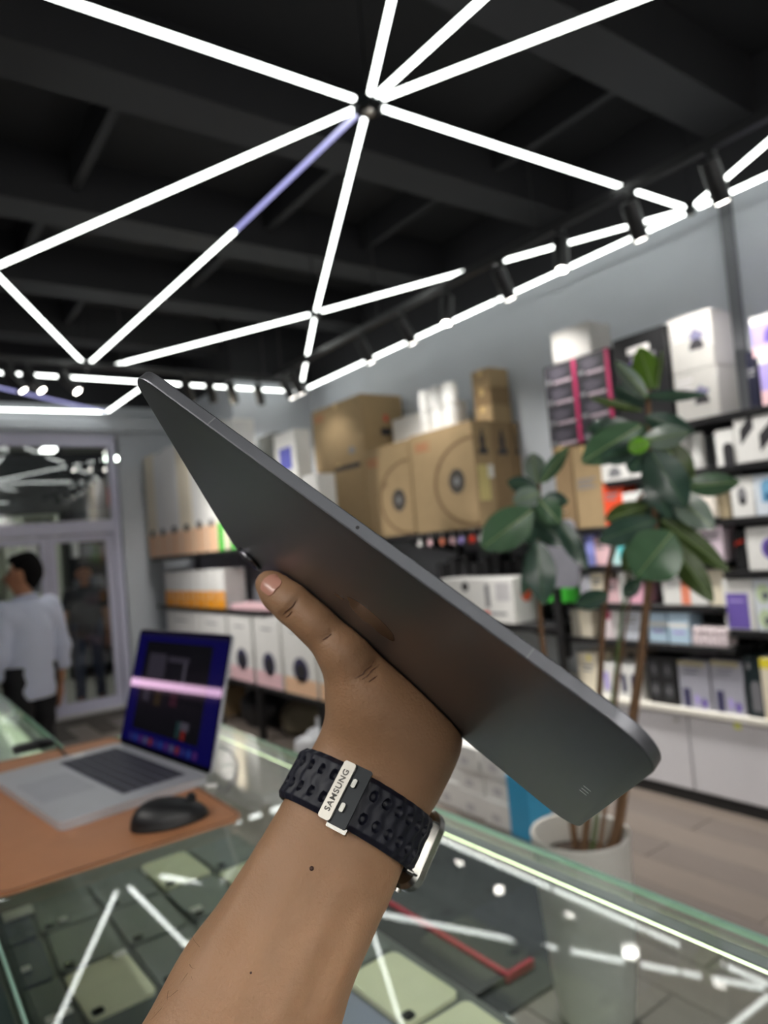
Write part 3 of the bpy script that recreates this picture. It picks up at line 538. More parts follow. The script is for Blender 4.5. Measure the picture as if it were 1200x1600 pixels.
yr = onX(566, 660, KX)[1]; zt2 = onX(563, 614, KX)[2]
cA = carton('brown_carton', 'big brown carton on top of the stack with a dark handle slot', 'carton', KX + 0.004, yr, yl + 0.02, b[4] + 0.002 if False else cA2['_b'][4] + 0.001, zt2, 0.44, KRAFT, group='big brown cartons on the long shelf', tape=True)
side(cA, 'handle_slot', 0.42, 0.68, 0.34, 0.46, DARK); side(cA, 'red_mark', 0.52, 0.62, 0.56, 0.68, RED, 'oval'); lines(cA, 0.06, 0.26, 0.9, 3, mat('rust_ink', (176, 104, 70), 0.8)); front(cA, 'round_mark', 0.7, 0.82, 0.1, 0.22, GREYINK, 'oval')
o = carton('brown_carton', 'flat brown carton at the far left of the brown stack', 'carton', KX + 0.1, yl + 0.03, min(yl + 0.3, 5.87), ZC, zt2 - 0.12, 0.3, KRAFT2, group='big brown cartons on the long shelf', tape=True)
# kraft boxes right of the three
d1 = prod('brown_carton', 'plain brown box under the pink striped boxes, left of two', 'carton', KX, 868, 760, 896, 760, 694, W1, 0.3, KRAFT2, group='plain brown boxes beside the plant', tape=True)
d2 = prod('brown_carton', 'plain brown box under the pink striped boxes, right of two', 'carton', KX - 0.0, 898, 760, 941, 760, 690, W1, 0.3, KRAFT, group='plain brown boxes beside the plant', tape=True)
lines(d2, 0.1, 0.8, 0.6, 3)
# graphics card boxes
gz0 = max(d1['_b'][4], d2['_b'][4]) + 0.001
yg0, yg1, yg2 = onX(957, 620, KX)[1], onX(904, 620, KX)[1], onX(853, 620, KX)[1]; zg = onX(952, 541, KX)[2]
for c_, (ya, yb) in enumerate(((yg1 + 0.002, yg2), (yg0, yg1 - 0.002))):
    for r_ in range(4):
        h = (zg - gz0) / 4; o = carton('graphics_card_box', 'dark grey box with a pink stripe, %s column, %s' % (('left', 'right')[c_], ('bottom one', 'second from the bottom', 'third from the bottom', 'top one')[r_]), 'box', KX, ya, yb, gz0 + r_ * h, gz0 + (r_ + 1) * h - 0.002, 0.26, mat('charcoal_card', (52, 50, 56), 0.4), group='pink striped boxes stacked beside the plant')
        front(o, 'pink_stripe', 0.89, 1.0, 0.0, 1.0, MAGENTA); front(o, 'printed_picture', 0.12, 0.78, 0.2, 0.85, GPUGREY, 'blob'); front(o, 'badge', 0.05, 0.24, 0.08, 0.3, GREYINK, 'oval', 0.002); front(o, 'light_bar', 0.3, 0.84, 0.04, 0.16, mat('print_light', (186, 170, 180), 0.4), 'rect', 0.002)
o = prod('white_carton', 'white carton lying on top of the pink striped boxes', 'carton', KX + 0.01, 860, 520, 921, 520, 500, zg + 0.0005, 0.2, OFFW, lid=0.3)
# small brown stack and white cartons behind
xs = KX + 0.42; 
for i, (za, zb_, lab) in enumerate(((ZC, onX(850, 606, xs)[2] - 0.25, 'brown box at the bottom of the small stack behind the brown cartons'), (onX(850, 606, xs)[2] - 0.25, onX(850, 606, xs)[2], 'middle brown box of the small stack behind the brown cartons'), (onX(850, 606, xs)[2], onX(845, 545, xs)[2], 'top brown box of the small stack behind the brown cartons'))):
    pass
ys0, ys1 = onX(846, 600, KX + 0.30)[1], onX(808, 600, KX + 0.30)[1]
zz = [zt - 0.002, zt + 0.13, zt + 0.26, zt + 0.40]
for i, lab in enumerate(('bottom brown box of the small stack on the brown cartons', 'middle brown box of the small stack on the brown cartons', 'top brown box of the small stack on the brown cartons')):
    o = carton('small_brown_box', lab, 'box', KX + 0.24, bC[1] + 0.02 - 0.0 * i, bC[1] + 0.20, zz[i] + 0.001, zz[i + 1] - 0.001, 0.2, (KRAFT, KRAFT2, KRAFT)[i], group='small brown boxes on the cartons', tape=True)
# white canisters on the big carton
for i, (u, v, zz0, lab) in enumerate(((764, 645, 0, 'lower left'), (790, 645, 0, 'lower right'), (770, 605, 1, 'upper left'), (788, 605, 1, 'upper right'), (744, 640, 0, 'far lower left'), (746, 612, 1, 'far upper left'))):
    x = KX + 0.1; yy = bC[1] + 0.30 + 0.135 * (0 if u > 780 else 1 if u > 755 else 2); z0 = zt + 0.001 + zz0 * 0.171; t_ = thing('white_canister', (x, yy, z0), 'white plastic canister on the big brown carton, %s of the group' % lab, 'canister', 'white canisters on the brown carton')
    add('canister_body', MB().lathe((x, yy, z0), [(0.055, 0), (0.06, 0.006), (0.06, 0.13), (0.052, 0.14)], 20), WHITE, t_); add('canister_lid', MB().lathe((x, yy, z0 + 0.1395), [(0.056, 0), (0.056, 0.022), (0.05, 0.028), (0, 0.03)], 20), WHITE, t_)
o = carton('white_carton', 'white carton with a yellow sticker on the brown cartons', 'carton', KX + 0.25, b[1] - 0.34, b[2] - 0.12, bC[4] + 0.002, bC[4] + 0.24, 0.1, WHITE, lid=0.25); front(o, 'yellow_sticker', 0.62, 0.74, 0.55, 0.85, YELLOW, 'oval'); front(o, 'grey_mark', 0.5, 0.58, 0.4, 0.62, GREYINK, 'oval')
WB = mat('white_bag', (216, 218, 222), 0.4)

# top board, right edge
def dome(o, fy, fz):
    front(o, 'camera_picture', fy - 0.17, fy + 0.2, fz - 0.2, fz + 0.2, mat('dome_print', (112, 110, 138), 0.4), 'blob'); front(o, 'lens_picture', fy - 0.16, fy + 0.16, fz - 0.2, fz - 0.02, DARK, 'arch', 0.002); lines(o, 0.08, 0.45, 0.85, 4, mat('faint_ink', (200, 198, 200), 0.6))
p1 = prod('white_gadget_box', 'lower of two white boxes picturing a domed camera on the top board', 'box', SX + 0.02, 1057, 640, 1124, 620, 568, Z1, 0.2, OFFW, group='white camera boxes on the top board'); dome(p1, 0.62, 0.5)
b1 = p1['_b']; p2 = carton('white_gadget_box', 'upper of two white boxes picturing a domed camera on the top board', 'box', SX + 0.02, b1[1], b1[2], b1[4] + 0.0005, onX(1108, 480, SX + 0.02)[2], 0.2, OFFW, group='white camera boxes on the top board'); dome(p2, 0.62, 0.55)
p3 = prod('black_box', 'tall black box with white lettering behind the plant tip', 'box', SX + 0.02, 962, 600, 1047, 600, 503, Z1, 0.22, BLACK); front(p3, 'white_print', 0.28, 0.7, 0.8, 0.87, WHITE); front(p3, 'purple_print', 0.3, 0.82, 0.62, 0.76, PURPLE, 'blob'); front(p3, 'print_shine', 0.34, 0.8, 0.72, 0.77, GREYINK, 'rect', 0.002)  # includes a grey bar along the top of the purple print
p4 = prod('lilac_box', 'lower lilac box at the right edge of the top board', 'box', SX + 0.03, 1188, 600, 1290, 560, 530, Z1, 0.2, LILAC, group='lilac boxes at the right edge'); front(p4, 'pink_band', 0, 1, 0.0, 0.3, PINK); front(p4, 'white_band', 0, 1, 0.84, 1.0, WHITE)
b4 = p4['_b']; p5 = carton('lilac_box', 'upper lilac box at the right edge of the top board', 'box', SX + 0.03, b4[1], b4[2] + 0.02, b4[4] + 0.0005, b4[4] + 0.19, 0.2, LILAC, group='lilac boxes at the right edge'); front(p5, 'pink_band', 0, 1, 0.0, 0.25, PINK); front(p5, 'white_band', 0, 1, 0.8, 1.0, WHITE); front(p5, 'figure_print', 0.2, 0.5, 0.3, 0.7, PURPLE, 'arch')
o = prod('navy_box', 'dark navy box between the white camera boxes and the lilac ones', 'box', SX + 0.1, 1168, 600, 1186, 600, 545, Z1, 0.2, mat('navy_card', (20, 22, 44), 0.45)); lines(o, 0.1, 0.9, 0.7, 2)

# bay at the right edge
o = prod('white_device_box', 'white box with a dark arch picture, second board from the top at right', 'box', SX + 0.02, 1117, 695, 1146, 690, 668, Z2, 0.16, WHITE); front(o, 'phone_picture', 0.4, 0.98, 0.0, 0.62, DARK, 'arch')
o = prod('white_device_box', 'wide white box with slanted dark bars, second board from the top at right', 'box', SX + 0.01, 1148, 690, 1226, 670, 640, Z2, 0.18, WHITE); front(o, 'bar_picture', 0.12, 0.4, 0.4, 1.1, DARK, 'slant'); front(o, 'bar_picture', 0.5, 0.85, 0.2, 0.95, DARK, 'slant')
for i, (u0, u1, vt, lab) in enumerate(((1052, 1077, 683, 'left of the two white tubs on the second board'), (1079, 1098, 676, 'right of the two white tubs on the second board'))):
    a, c_ = onX(u0, 705, SX + 0.06), onX(u1, 705, SX + 0.06); yy = (a[1] + c_[1]) / 2; r = min(0.075, abs(a[1] - c_[1]) / 2); h = onX(u1, vt, SX + 0.06)[2] - Z2
    zz_ = Z2 if yy < yA else 1.74; t_ = thing('white_tub', (SX + 0.08, yy, zz_), lab, 'tub'); add('tub_body', MB().lathe((SX + 0.08, yy, zz_ + 0.0005), [(r * 0.9, 0), (r, 0.01), (r, h * 0.8)], 20), WHITE, t_); add('tub_lid', MB().lathe((SX + 0.08, yy, zz_ + 0.0005), [(r * 1.02, h * 0.8), (r * 1.02, h * 0.93), (r * 0.9, h), (0, h)], 20), WHITE, t_)
o = prod('white_device_box', 'white box with a watch picture on the third board at the right edge', 'box', SX + 0.02, 1142, 780, 1178, 775, 742, Z3, 0.12, WHITE); front(o, 'watch_picture', 0.3, 0.7, 0.3, 0.75, GREYINK, 'oval'); front(o, 'watch_face', 0.36, 0.66, 0.3, 0.48, DARK, 'oval', 0.002)
o = prod('white_device_box', 'white box with a blue round picture on the third board at the right edge', 'box', SX + 0.02, 1179, 775, 1216, 770, 738, Z3, 0.12, mat('ice_card', (222, 230, 240), 0.5)); front(o, 'blue_picture', 0.3, 0.9, 0.32, 0.88, mat('sky_ink', (120, 176, 214), 0.4), 'arch'); front(o, 'blue_core', 0.45, 0.8, 0.36, 0.55, mat('deep_blue_ink', (40, 90, 140), 0.4), 'oval', 0.002)
o = prod('beige_box', 'small beige box at the left end of the third board, right bay', 'box', SX + 0.05, 1119, 785, 1139, 785, 768, Z3, 0.1, mat('beige_card', (176, 160, 130), 0.6))
o = prod('headphone_box', 'white box with a round purple headphone picture, fourth board at right edge', 'box', SX + 0.02, 1166, 850, 1222, 850, 821, Z4, 0.12, WHITE); front(o, 'headphone_picture', 0.42, 0.95, 0.25, 0.75, PURPLE, 'oval'); front(o, 'ear_pad', 0.55, 0.85, 0.35, 0.65, NAVY, 'oval', 0.002)
o = prod('black_device_box', 'small black box with an orange streak, fourth board at right', 'box', SX + 0.04, 1147, 850, 1164, 850, 829, Z4, 0.1, BLACK); front(o, 'orange_streak', 0.0, 0.9, 0.62, 0.8, RED, 'slant')
o = prod('speaker_box', 'purple speaker in a white window box, lowest board at right edge', 'box', SX + 0.015, 1130, 940, 1177, 940, 901, Z5, 0.16, WHITE); front(o, 'purple_window', 0.1, 0.84, 0.03, 0.72, PURPLE); lines(o, 0.2, 0.7, 0.6, 1, LILAC)
o = prod('earbud_box', 'white box with two round green and purple pictures, lowest board at right edge', 'box', SX + 0.015, 1178.5, 940, 1222, 940, 897, Z5, 0.16, mat('frost_card', (222, 228, 234), 0.5))
for fz in (0.72, 0.24): front(o, 'round_picture', 0.1, 0.62, fz - 0.18, fz + 0.18, mat('pale_green_ink', (196, 214, 176), 0.5), 'oval'); front(o, 'bud_picture', 0.3, 0.58, fz - 0.13, fz + 0.05, NAVY, 'blob', 0.002)

# bay behind the plant
MIXES = [
 # u0, u1, vmid, vtop, board, colour, name, label, prints
 (937, 984, 735, 716, 1.74, WHITE, 'white_device_box', 'white box behind the left leaves on the top board of the plant bay', 'pic'),
 (986, 1016, 735, 722, 1.74, WHITE, 'white_device_box', 'small white box behind the plant stem on the top board', ''),
 (1016, 1048, 735, 712, 1.74, WHITE, 'white_device_box', 'white box behind the right leaves on the top board of the plant bay', 'text'),
 (941, 972, 770, 756, W1, mat('vermilion_card', (238, 84, 48), 0.5), 'orange_box', 'vermilion box left of the plant stem', 'text'),
 (973, 1016, 785, 766, W1, WHITE, 'white_device_box', 'white box right of the vermilion box', ''),
 (1018, 1050, 785, 760, W1, WHITE, 'white_device_box', 'white box hidden mostly by the big leaves, second board of the plant bay', 'pic'),
 (1068, 1117, 790, 763, W1, mat('ivory_card', (240, 232, 222), 0.5), 'white_device_box', 'ivory box under the long right leaf', ''),
 (915, 928, 860, 834, W2, mat('periwinkle_card', (150, 156, 226), 0.5), 'blue_box', 'slim periwinkle box on the third board left of the plant', ''),
 (929, 952, 860, 838, W2, PINK, 'pink_box', 'pinkish box beside the slim periwinkle box', 'text'),
 (956, 984, 865, 842, W2, mat('mint_card', (190, 228, 226), 0.5), 'mint_box', 'mint box left of the large front leaf', 'teal'),
 (1040, 1062, 860, 846, W2, WHITE, 'white_device_box', 'white box seen right of the large front leaf', ''),
 (1074, 1094, 850, 828, W2, WHITE, 'white_device_box', 'white box in the gap between the drooping right leaves', ''),
 (1098, 1130, 850, 816, W2, mat('blush_card', (226, 208, 220), 0.5), 'pink_box', 'blush box at the right end of the third board', 'text'),
 (905, 922, 915, 900, W3, mat('pearl_card', (214, 216, 226), 0.5), 'white_device_box', 'pearl box beside the black post', ''),
 (923, 944, 915, 888, W3, CREAM, 'white_device_box', 'cream box left of the thin stem on the fourth board', 'text'),
 (946, 966, 920, 905, W3, PINK, 'pink_box', 'low pink box behind the thin stem on the fourth board', 'text'),
 (967, 978, 920, 892, W3, WHITE, 'white_device_box', 'slim white box behind the stems on the fourth board', ''),
 (980, 1006, 925, 912, W3, mat('rose_card', (232, 176, 196), 0.5), 'pink_box', 'low rose box behind the stems on the fourth board', 'text'),
 (1034, 1105, 915, 884, W3, WHITE, 'tablet_box', 'white tablet box with an orange and blue figure on its lid', 'figure'),
 (1107, 1131, 915, 880, W3, CREAM, 'white_device_box', 'cream box right of the tablet box with the orange figure', ''),
 (892, 904, 975, 946, W4, mat('stone_card', (176, 172, 160), 0.6), 'stone_box', 'stone grey box beside the black post on the lowest hanging board', ''),
 (905, 925, 975, 945, W4, CREAM, 'white_device_box', 'cream box on the lowest hanging board, left of the stems', ''),
 (940, 956, 975, 948, W4, mat('shell_card', (240, 226, 230), 0.5), 'pink_box', 'shell box with a pink top on the lowest hanging board', 'pinktop'),
 (958, 968, 975, 950, W4, WHITE, 'white_device_box', 'slim white box between the two stems, lowest hanging board', ''),
 (970, 1006, 980, 955, W4, mat('mist_card', (214, 218, 228), 0.5), 'white_device_box', 'misty white box left of the thick stem, lowest hanging board', 'text'),
 (1013, 1043, 980, 953, W4, PALEBLUE, 'blue_box', 'pale blue box right of the thick stem, lowest hanging board', 'band'),
 (1044, 1076, 980, 954, W4, PALEBLUE, 'blue_box', 'second pale blue box from the thick stem, lowest hanging board', 'band')]
for u0, u1, vm, vt_, zz_, mm, nm, lab, pr in MIXES:
    o = prod(nm, lab, 'box', SX + 0.012 + 0.02 * float(rng.random()), u0, vm, u1, vm, vt_, zz_, 0.14, mm, lid=0.2 if not pr else None)
    if pr == 'text': lines(o, 0.15, 0.8, 0.8, 2)
    if pr == 'pic': front(o, 'device_picture', 0.3, 0.7, 0.2, 0.7, GREYINK, 'arch')
    if pr == 'teal': front(o, 'teal_picture', 0.3, 0.8, 0.2, 0.95, TEAL, 'blob')
    if pr == 'figure': front(o, 'orange_figure', 0.42, 0.62, 0.02, 0.62, mat('coral_ink', (246, 150, 120), 0.5), 'arch'); front(o, 'figure_head', 0.43, 0.55, 0.55, 0.72, RED, 'oval'); front(o, 'blue_figure', 0.4, 0.58, 0.76, 0.99, BLUE, 'blob'); lines(o, 0.08, 0.3, 0.7, 2, mat('faint_ink', (200, 198, 200), 0.6))
    if pr == 'pinktop': front(o, 'pink_top', 0.1, 0.95, 0.7, 1.0, MAGENTA)
    if pr == 'band': front(o, 'white_band', 0, 1, 0.52, 0.66, WHITE); lines(o, 0.2, 0.8, 0.4, 1, LILAC)
k = 0
for r_, (v0, v1) in enumerate(((983, 1003), (955, 980))):
    for c_ in range(4):
        u0 = 1079 + c_ * 14 - (0 if r_ == 0 else -2); a, b_ = onX(u0, 980, SX + 0.01), onX(u0 + 13, 980, SX + 0.01); h = 0.047
        o = carton('small_white_box', 'small pinkish box at the lowest hanging board right end, %s row, %s' % (('bottom', 'top')[r_], ('leftmost', 'second from left', 'third from left', 'rightmost')[c_]), 'box', SX + 0.01, b_[1], a[1] - 0.002, W4 + r_ * (h + 0.002), W4 + r_ * (h + 0.002) + h, 0.1, mat('shell_card', (240, 226, 230), 0.5), group='small white boxes in two rows'); front(o, 'grey_picture', 0.25, 0.75, 0.15, 0.7, mat('taupe_ink', (196, 180, 184), 0.5), 'arch')
# on the white cabinet top
o = prod('white_device_box', 'low white box with navy pictures on the white cabinet, left of the thick stem', 'box', SX + 0.02, 938, 1070, 1001, 1075, 1042, ZB, 0.2, WHITE)
for i in range(4): front(o, 'navy_picture', 0.12 + 0.22 * i, 0.24 + 0.22 * i, 0.2, 0.75, (LILAC, PINK, NAVY, NAVY)[i], 'arch')
o = prod('beige_box', 'beige box behind the low white box on the white cabinet', 'box', SX + 0.24, 945, 1030, 1008, 1030, 1012, ZB, 0.15, mat('sand_card', (196, 182, 166), 0.6)); front(o, 'dark_mark', 0.6, 0.75, 0.6, 0.85, DARK, 'oval')
o = prod('cream_box', 'cream box at the left end of the white cabinet by the black post', 'box', SX + 0.03, 903, 1040, 934, 1050, 1022, ZB, 0.16, CREAM); lines(o, 0.2, 0.8, 0.7, 2); front(o, 'yellow_mark', 0.5, 0.7, 0.8, 0.95, YELLOW, 'oval')
o = prod('black_device_box', 'black box with four grey circles on the white cabinet', 'box', SX + 0.03, 1012, 1060, 1058, 1070, 1030, ZB, 0.16, BLACK)
for fx in (0.25, 0.72):
    for fz in (0.3, 0.75): front(o, 'grey_circle', fx - 0.17, fx + 0.17, fz - 0.16, fz + 0.16, mat('dim_print', (70, 70, 74), 0.35), 'oval'); front(o, 'circle_core', fx - 0.05, fx + 0.05, fz - 0.05, fz + 0.05, GREYINK, 'oval', 0.002)
for i, (u0, u1) in enumerate(((1061, 1110), (1112, 1163))):
    o = prod('toothbrush_pack', 'silver pack with purple pictures on the white cabinet, %s of two' % ('left', 'right')[i], 'box', SX + 0.03, u0, 1070, u1, 1080, 1036, ZB, 0.12, SILVERCARD, group='silver packs on the white cabinet'); front(o, 'navy_picture', 0.12, 0.36, 0.02, 0.42, NAVY); front(o, 'purple_picture', 0.46, 0.66, 0.05, 0.34, LILAC, 'blob'); front(o, 'purple_picture', 0.66, 0.92, 0.02, 0.26, PURPLE, 'blob'); lines(o, 0.2, 0.75, 0.88, 2, mat('pewter_ink', (130, 130, 144), 0.4)); front(o, 'clear_top', 0.02, 0.9, 0.9, 1.0, mat('amber_strip', (170, 160, 128), 0.3))
o = prod('dark_box', 'dark teal box with a pale gadget picture on the white cabinet', 'box', SX + 0.03, 1166, 1080, 1192, 1080, 1022, ZB, 0.14, DKTEAL); front(o, 'gadget_picture', 0.3, 0.9, 0.1, 0.6, GREYCARD, 'arch'); front(o, 'round_mark', 0.15, 0.4, 0.78, 0.9, GREYINK, 'oval')
o = prod('cream_box', 'cream box with a yellow top corner at the right edge of the white cabinet', 'box', SX - 0.0 + 0.01, 1191, 1080, 1236, 1080, 1030, ZB, 0.2, CREAM); front(o, 'yellow_corner', 0.0, 0.5, 0.84, 1.0, YELLOW)
# appliance box and what stands round it
ap = prod('appliance_box', 'white appliance box with a dark logo and an orange round print on its side', 'box', SX - 0.03, 690, 940, 803, 940, 903, ZP, 0.24, WHITE, lid=0.0)
front(ap, 'dark_emblem', 0.32, 0.42, 0.7, 0.92, DARK, 'oval'); front(ap, 'letter_column', 0.64, 0.7, 0.34, 0.86, GREYINK); front(ap, 'orange_dash', 0.6, 0.68, 0.18, 0.26, RED); front(ap, 'grey_bar', 0.69, 0.9, 0.18, 0.24, GREYINK); front(ap, 'faint_panel', 0.78, 0.96, 0.5, 0.9, mat('faint_ink', (200, 198, 200), 0.6)); side(ap, 'orange_disc', 0.3, 0.75, 0.45, 0.85, mat('orange_red', (226, 92, 56), 0.5), 'oval')
for i in range(9):
    u = 665 + i * 17; a, b_ = onX(u, 880, SX + 0.14), onX(u + 14, 880, SX + 0.14); o = carton('black_pouch', 'black pack on the shelf behind the white appliance box, %s from the left' % 'first second third fourth fifth sixth seventh eighth ninth'.split()[i], 'box', SX + 0.25, b_[1] + 0.004, a[1] - 0.004, ZP, ZP + 0.40 + 0.04 * (i % 3), 0.12, mat('matte_black', (24, 24, 27), 0.6), group='black packs behind the appliance box'); front(o, 'dull_print', 0.2, 0.8, 0.3, 0.7, mat('charcoal_print', (52, 52, 58), 0.5))
for i, (u, mm, lab) in enumerate(((657, WHITE, 'white'), (673, PINK, 'pale pink'), (692, mat('coral_ink', (246, 150, 120), 0.5), 'coral'), (708, PINK, 'pink'), (722, LILAC, 'lilac'), (739, RED, 'red'), (755, WHITE, 'cream white'))):
    p = onX(u, 848, SX); t_ = thing('shelf_tag', (SX - 0.008, p[1], ZC - 0.025), '%s round tag clipped under the long shelf, %s from the left' % (lab, 'first second third fourth fifth sixth seventh'.split()[i]), 'tag', 'round tags under the long shelf'); add('tag_disc', MB().tube([(SX - 0.009, p[1], ZC - 0.075), (SX - 0.004, p[1], ZC - 0.075)], 0.026, 18), mm, t_); add('tag_clip', box((SX - 0.006, p[1] - 0.008, ZC - 0.062), (SX - 0.0005, p[1] + 0.008, ZC - 0.01)), METAL, t_)
# black post in front of the bay, with a grey bag
pp = onX(872, 930, SX - 0.02); t = thing('black_post', (SX - 0.03, pp[1], ZB), 'black metal post standing left of the plant bay', 'post'); add('post_tube', box((SX - 0.05, pp[1] - 0.022, ZB), (SX - 0.012, pp[1] + 0.022, 1.14), 0.003), SHELFBLK, t); add('foot_plate', box((SX - 0.0, pp[1] - 0.06, ZB), (SX + 0.06, pp[1] + 0.05, ZB + 0.012), 0.002), SHELFBLK, t); add('foot_arm', box((SX - 0.05, pp[1] - 0.02, ZB), (SX + 0.03, pp[1] + 0.02, ZB + 0.03), 0.003), SHELFBLK, t)
o = prod('green_tin', 'bright green low tin beside the black post', 'tin', SX + 0.02, 851, 928, 899, 928, 917, W3, 0.08, GREEN)

# ------------------------------------------------------------------ far left shelving with headphone boxes
LX, LX1 = 2.45, 2.975
zH = onX(440, 1079.5, LX)[2]; zO = onX(300, 949, LX)[2]; zT = onX(300, 865, LX)[2]
unit('shelving_unit', 'dark shelving by the door with headphone boxes, orange boxes and tall white boxes', [(3.98, 7.9, zH), (5.1, 7.65, zO), (4.75, 7.75, zT)], [(7.72, 0.0, 2.2), (5.9, 0.0, zO), (4.05, 0.0, zH)], x0=LX, x1=LX1, th=0.04)
for y in (7.6, 6.2, 5.35, 4.35):
    o = add('table_leg', box((LX + 0.02, y - 0.025, 0), (LX + 0.07, y + 0.025, zH - 0.041), 0.003), SHELFBLK, bpy.data.objects['shelving_unit'])
add('grey_backing', box((LX + 0.3, 5.15, zO + 0.001), (LX + 0.31, 6.1, zT - 0.042)), GREYCARD, bpy.data.objects['shelving_unit'])
edges = [(264, 311), (312, 355), (358, 394), (397.5, 437.5), (441, 491), (494.5, 560)]
tint = [PEACH, PINK, PINK, PINK, PEACH, PEACH]; ords = 'first second third fourth fifth sixth'.split()
for i, (u0, u1) in enumerate(edges):
    a, b_ = onX(u0, 1010, LX + 0.01), onX(u1, 1010, LX + 0.01)
    o = carton('headphone_box', 'white headphone box on the low dark shelf by the hand, %s from the door side' % ords[i], 'box', LX + 0.01, b_[1] + 0.004, a[1] - 0.004, zH, onX(440, 968, LX)[2] - 0.0, 0.3, WHITE, group='headphone boxes on the low shelf', lid=0.0)
    front(o, 'colour_foot', 0.0, 1.0, 0.0, 0.22, tint[i]); front(o, 'headphone_picture', 0.3, 0.78, 0.16, 0.5, NAVY, 'oval'); front(o, 'ear_cushion', 0.38, 0.7, 0.22, 0.42, DARK, 'oval', 0.002); lines(o, 0.3, 0.7, 0.85, 1)
for i in range(6):
    u0 = 258 + i * 15.6; a, b_ = onX(u0, 920, LX + 0.02), onX(u0 + 15, 920, LX + 0.02)
    o = carton('orange_white_box', 'white box with an orange lower half, %s from the door in the row of six' % ords[i], 'box', LX + 0.02, b_[1] + 0.004, a[1] - 0.004, zO, onX(300, 892, LX)[2], 0.2, WHITE, group='orange and white boxes in a row', lid=0.0); front(o, 'orange_half', 0, 1, 0, 0.44, ORANGE); front(o, 'white_swirl', 0.35, 0.75, 0.2, 0.36, PEACH, 'blob', 0.002)
o = setp(add('pink_tray', box((LX + 0.02, onX(418, 944, LX)[1], zO + 0.001), (LX + 0.2, onX(356, 944, LX)[1], zO + 0.045), 0.004), PINK), 'flat pinkish tray right of the orange and white boxes', 'tray')
for i in range(2):
    a = onX((336, 352)[i], 876, LX + 0.03); o = carton('white_pack', 'small white pack under the tall white boxes, %s one' % ('left', 'right')[i], 'box', LX + 0.05, a[1] - 0.1, a[1] + 0.1, onX(300, 892, LX)[2] + 0.001 if False else zO, zO + 0.3, 0.1, WHITE) if False else None
tops = [229, 244, 261, 280, 300, 320, 338, 356, 374]
for i in range(8):
    a, b_ = onX(tops[i], 800, LX + 0.02), onX(tops[i + 1], 800, LX + 0.02); gr = i >= 6
    o = carton('tall_white_box', 'tall white box on the top shelf by the door, %s from the door' % ('first second third fourth fifth sixth seventh eighth'.split()[i]) + (', green foot' if gr else ', peach foot'), 'box', LX + 0.02, b_[1] + 0.004, a[1] - 0.004, zT, onX(230 + 0, 713, LX + 0.02)[2] - 0.02 * (i % 2), 0.2, WHITE if i % 3 else CREAM, group='tall white boxes by the door', lid=0.0)
    front(o, 'colour_foot', 0.02, 0.98 if not gr else 0.5, 0.0, 0.22, GREEN if gr else PEACH); 
    if not gr: front(o, 'dark_dot', 0.3, 0.7, 0.2, 0.27, DARK, 'oval', 0.002)
for i, (u0, u1, vt, lab) in enumerate(((430, 463, 668, 'white box with blue squares behind the tablet, upper end of the top shelf'), (467, 493, 740, 'small white box left of the brown cartons, above the tablet edge'))):
    X = LX + 0.35 if i == 0 else LX + 0.1; a, b_ = onX(u0, 720, X), onX(u1, 720, X); o = carton('white_device_box', lab, 'box', X, b_[1], a[1], zT, onX(u1, vt, X)[2], 0.15, WHITE)
    if i == 0:
        for fz in (0.42, 0.76): front(o, 'blue_square', 0.22, 0.8, fz - 0.1, fz + 0.1, mat('ultramarine_ink', (96, 100, 190), 0.5))
X = LX + 0.38; a, b_ = onX(372, 690, X), onX(428, 690, X); o = carton('silver_case', 'silver grey plastic case behind the tablet on the top shelf', 'case', X, b_[1], a[1], zT, onX(425, 676, X)[2], 0.14, mat('silver_plastic', (150, 154, 156), 0.25, 0.3, var=0.4, scale=12), lid=0.12)
p = onX(250, 998, LX + 0.25); h = onX(250, 942, LX + 0.25)[2] - p[2]
t = thing('blue_bottle', (LX + 0.25, 7.2, zH), 'translucent blue water bottle beside the post by the door', 'bottle'); yb_ = min(7.7, onX(251, 970, LX + 0.25)[1]); t.location = (LX + 0.25, yb_, zH); ORG[t.name] = np.array([LX + 0.25, yb_, zH]); hb = onX(250, 940, LX + 0.25)[2] - zH - 0.0006
hb = min(hb, zO - 0.045 - zH); c_ = np.array([LX + 0.25, yb_, zH + 0.0006]); add('bottle_body', MB().lathe(c_, [(0.07, 0), (0.08, 0.02), (0.08, hb * 0.3), (0.074, hb * 0.34), (0.08, hb * 0.38), (0.08, hb * 0.75), (0.03, hb * 0.9)], 20), mat('bottle_blue', (96, 150, 214), 0.2), t); add('bottle_cap', MB().lathe(c_, [(0.032, hb * 0.9), (0.032, hb), (0, hb)], 16), WHITE, t)

# ------------------------------------------------------------------ clutter on the floor beyond the counter
def lump(c, r, seed, mt, name, label, cat, sq=(1, 1, 0.8)):
    bm = bmesh.new(); bmesh.ops.create_icosphere(bm, subdivisions=3, radius=1.0); g = np.random.default_rng(seed); K = g.normal(size=(9, 3)) * 3.2; ph = g.uniform(0, 6.28, 9)
    for v in bm.verts:
        d = np.array(v.co); f = 1 + 0.085 * sum(math.sin(K[i] @ d + ph[i]) for i in range(9)) * 0.5; z = d[2] * f
        v.co = Vector((c[0] + r * sq[0] * d[0] * f, c[1] + r * sq[1] * d[1] * f, c[2] + r * sq[2] * (max(z, -0.75) + 0.75)))
    o = add(name, MB().bm(bm), mt, origin=c); setp(o, label, cat)
    top = c[2] + r * sq[2] * 1.72; add('knot', MB().tube([(c[0], c[1], top - 0.03), (c[0] + 0.01, c[1], top + 0.02), (c[0] + 0.03, c[1] + 0.01, top + 0.06)], [0.03, 0.014, 0.03], 10), mt, o); return o
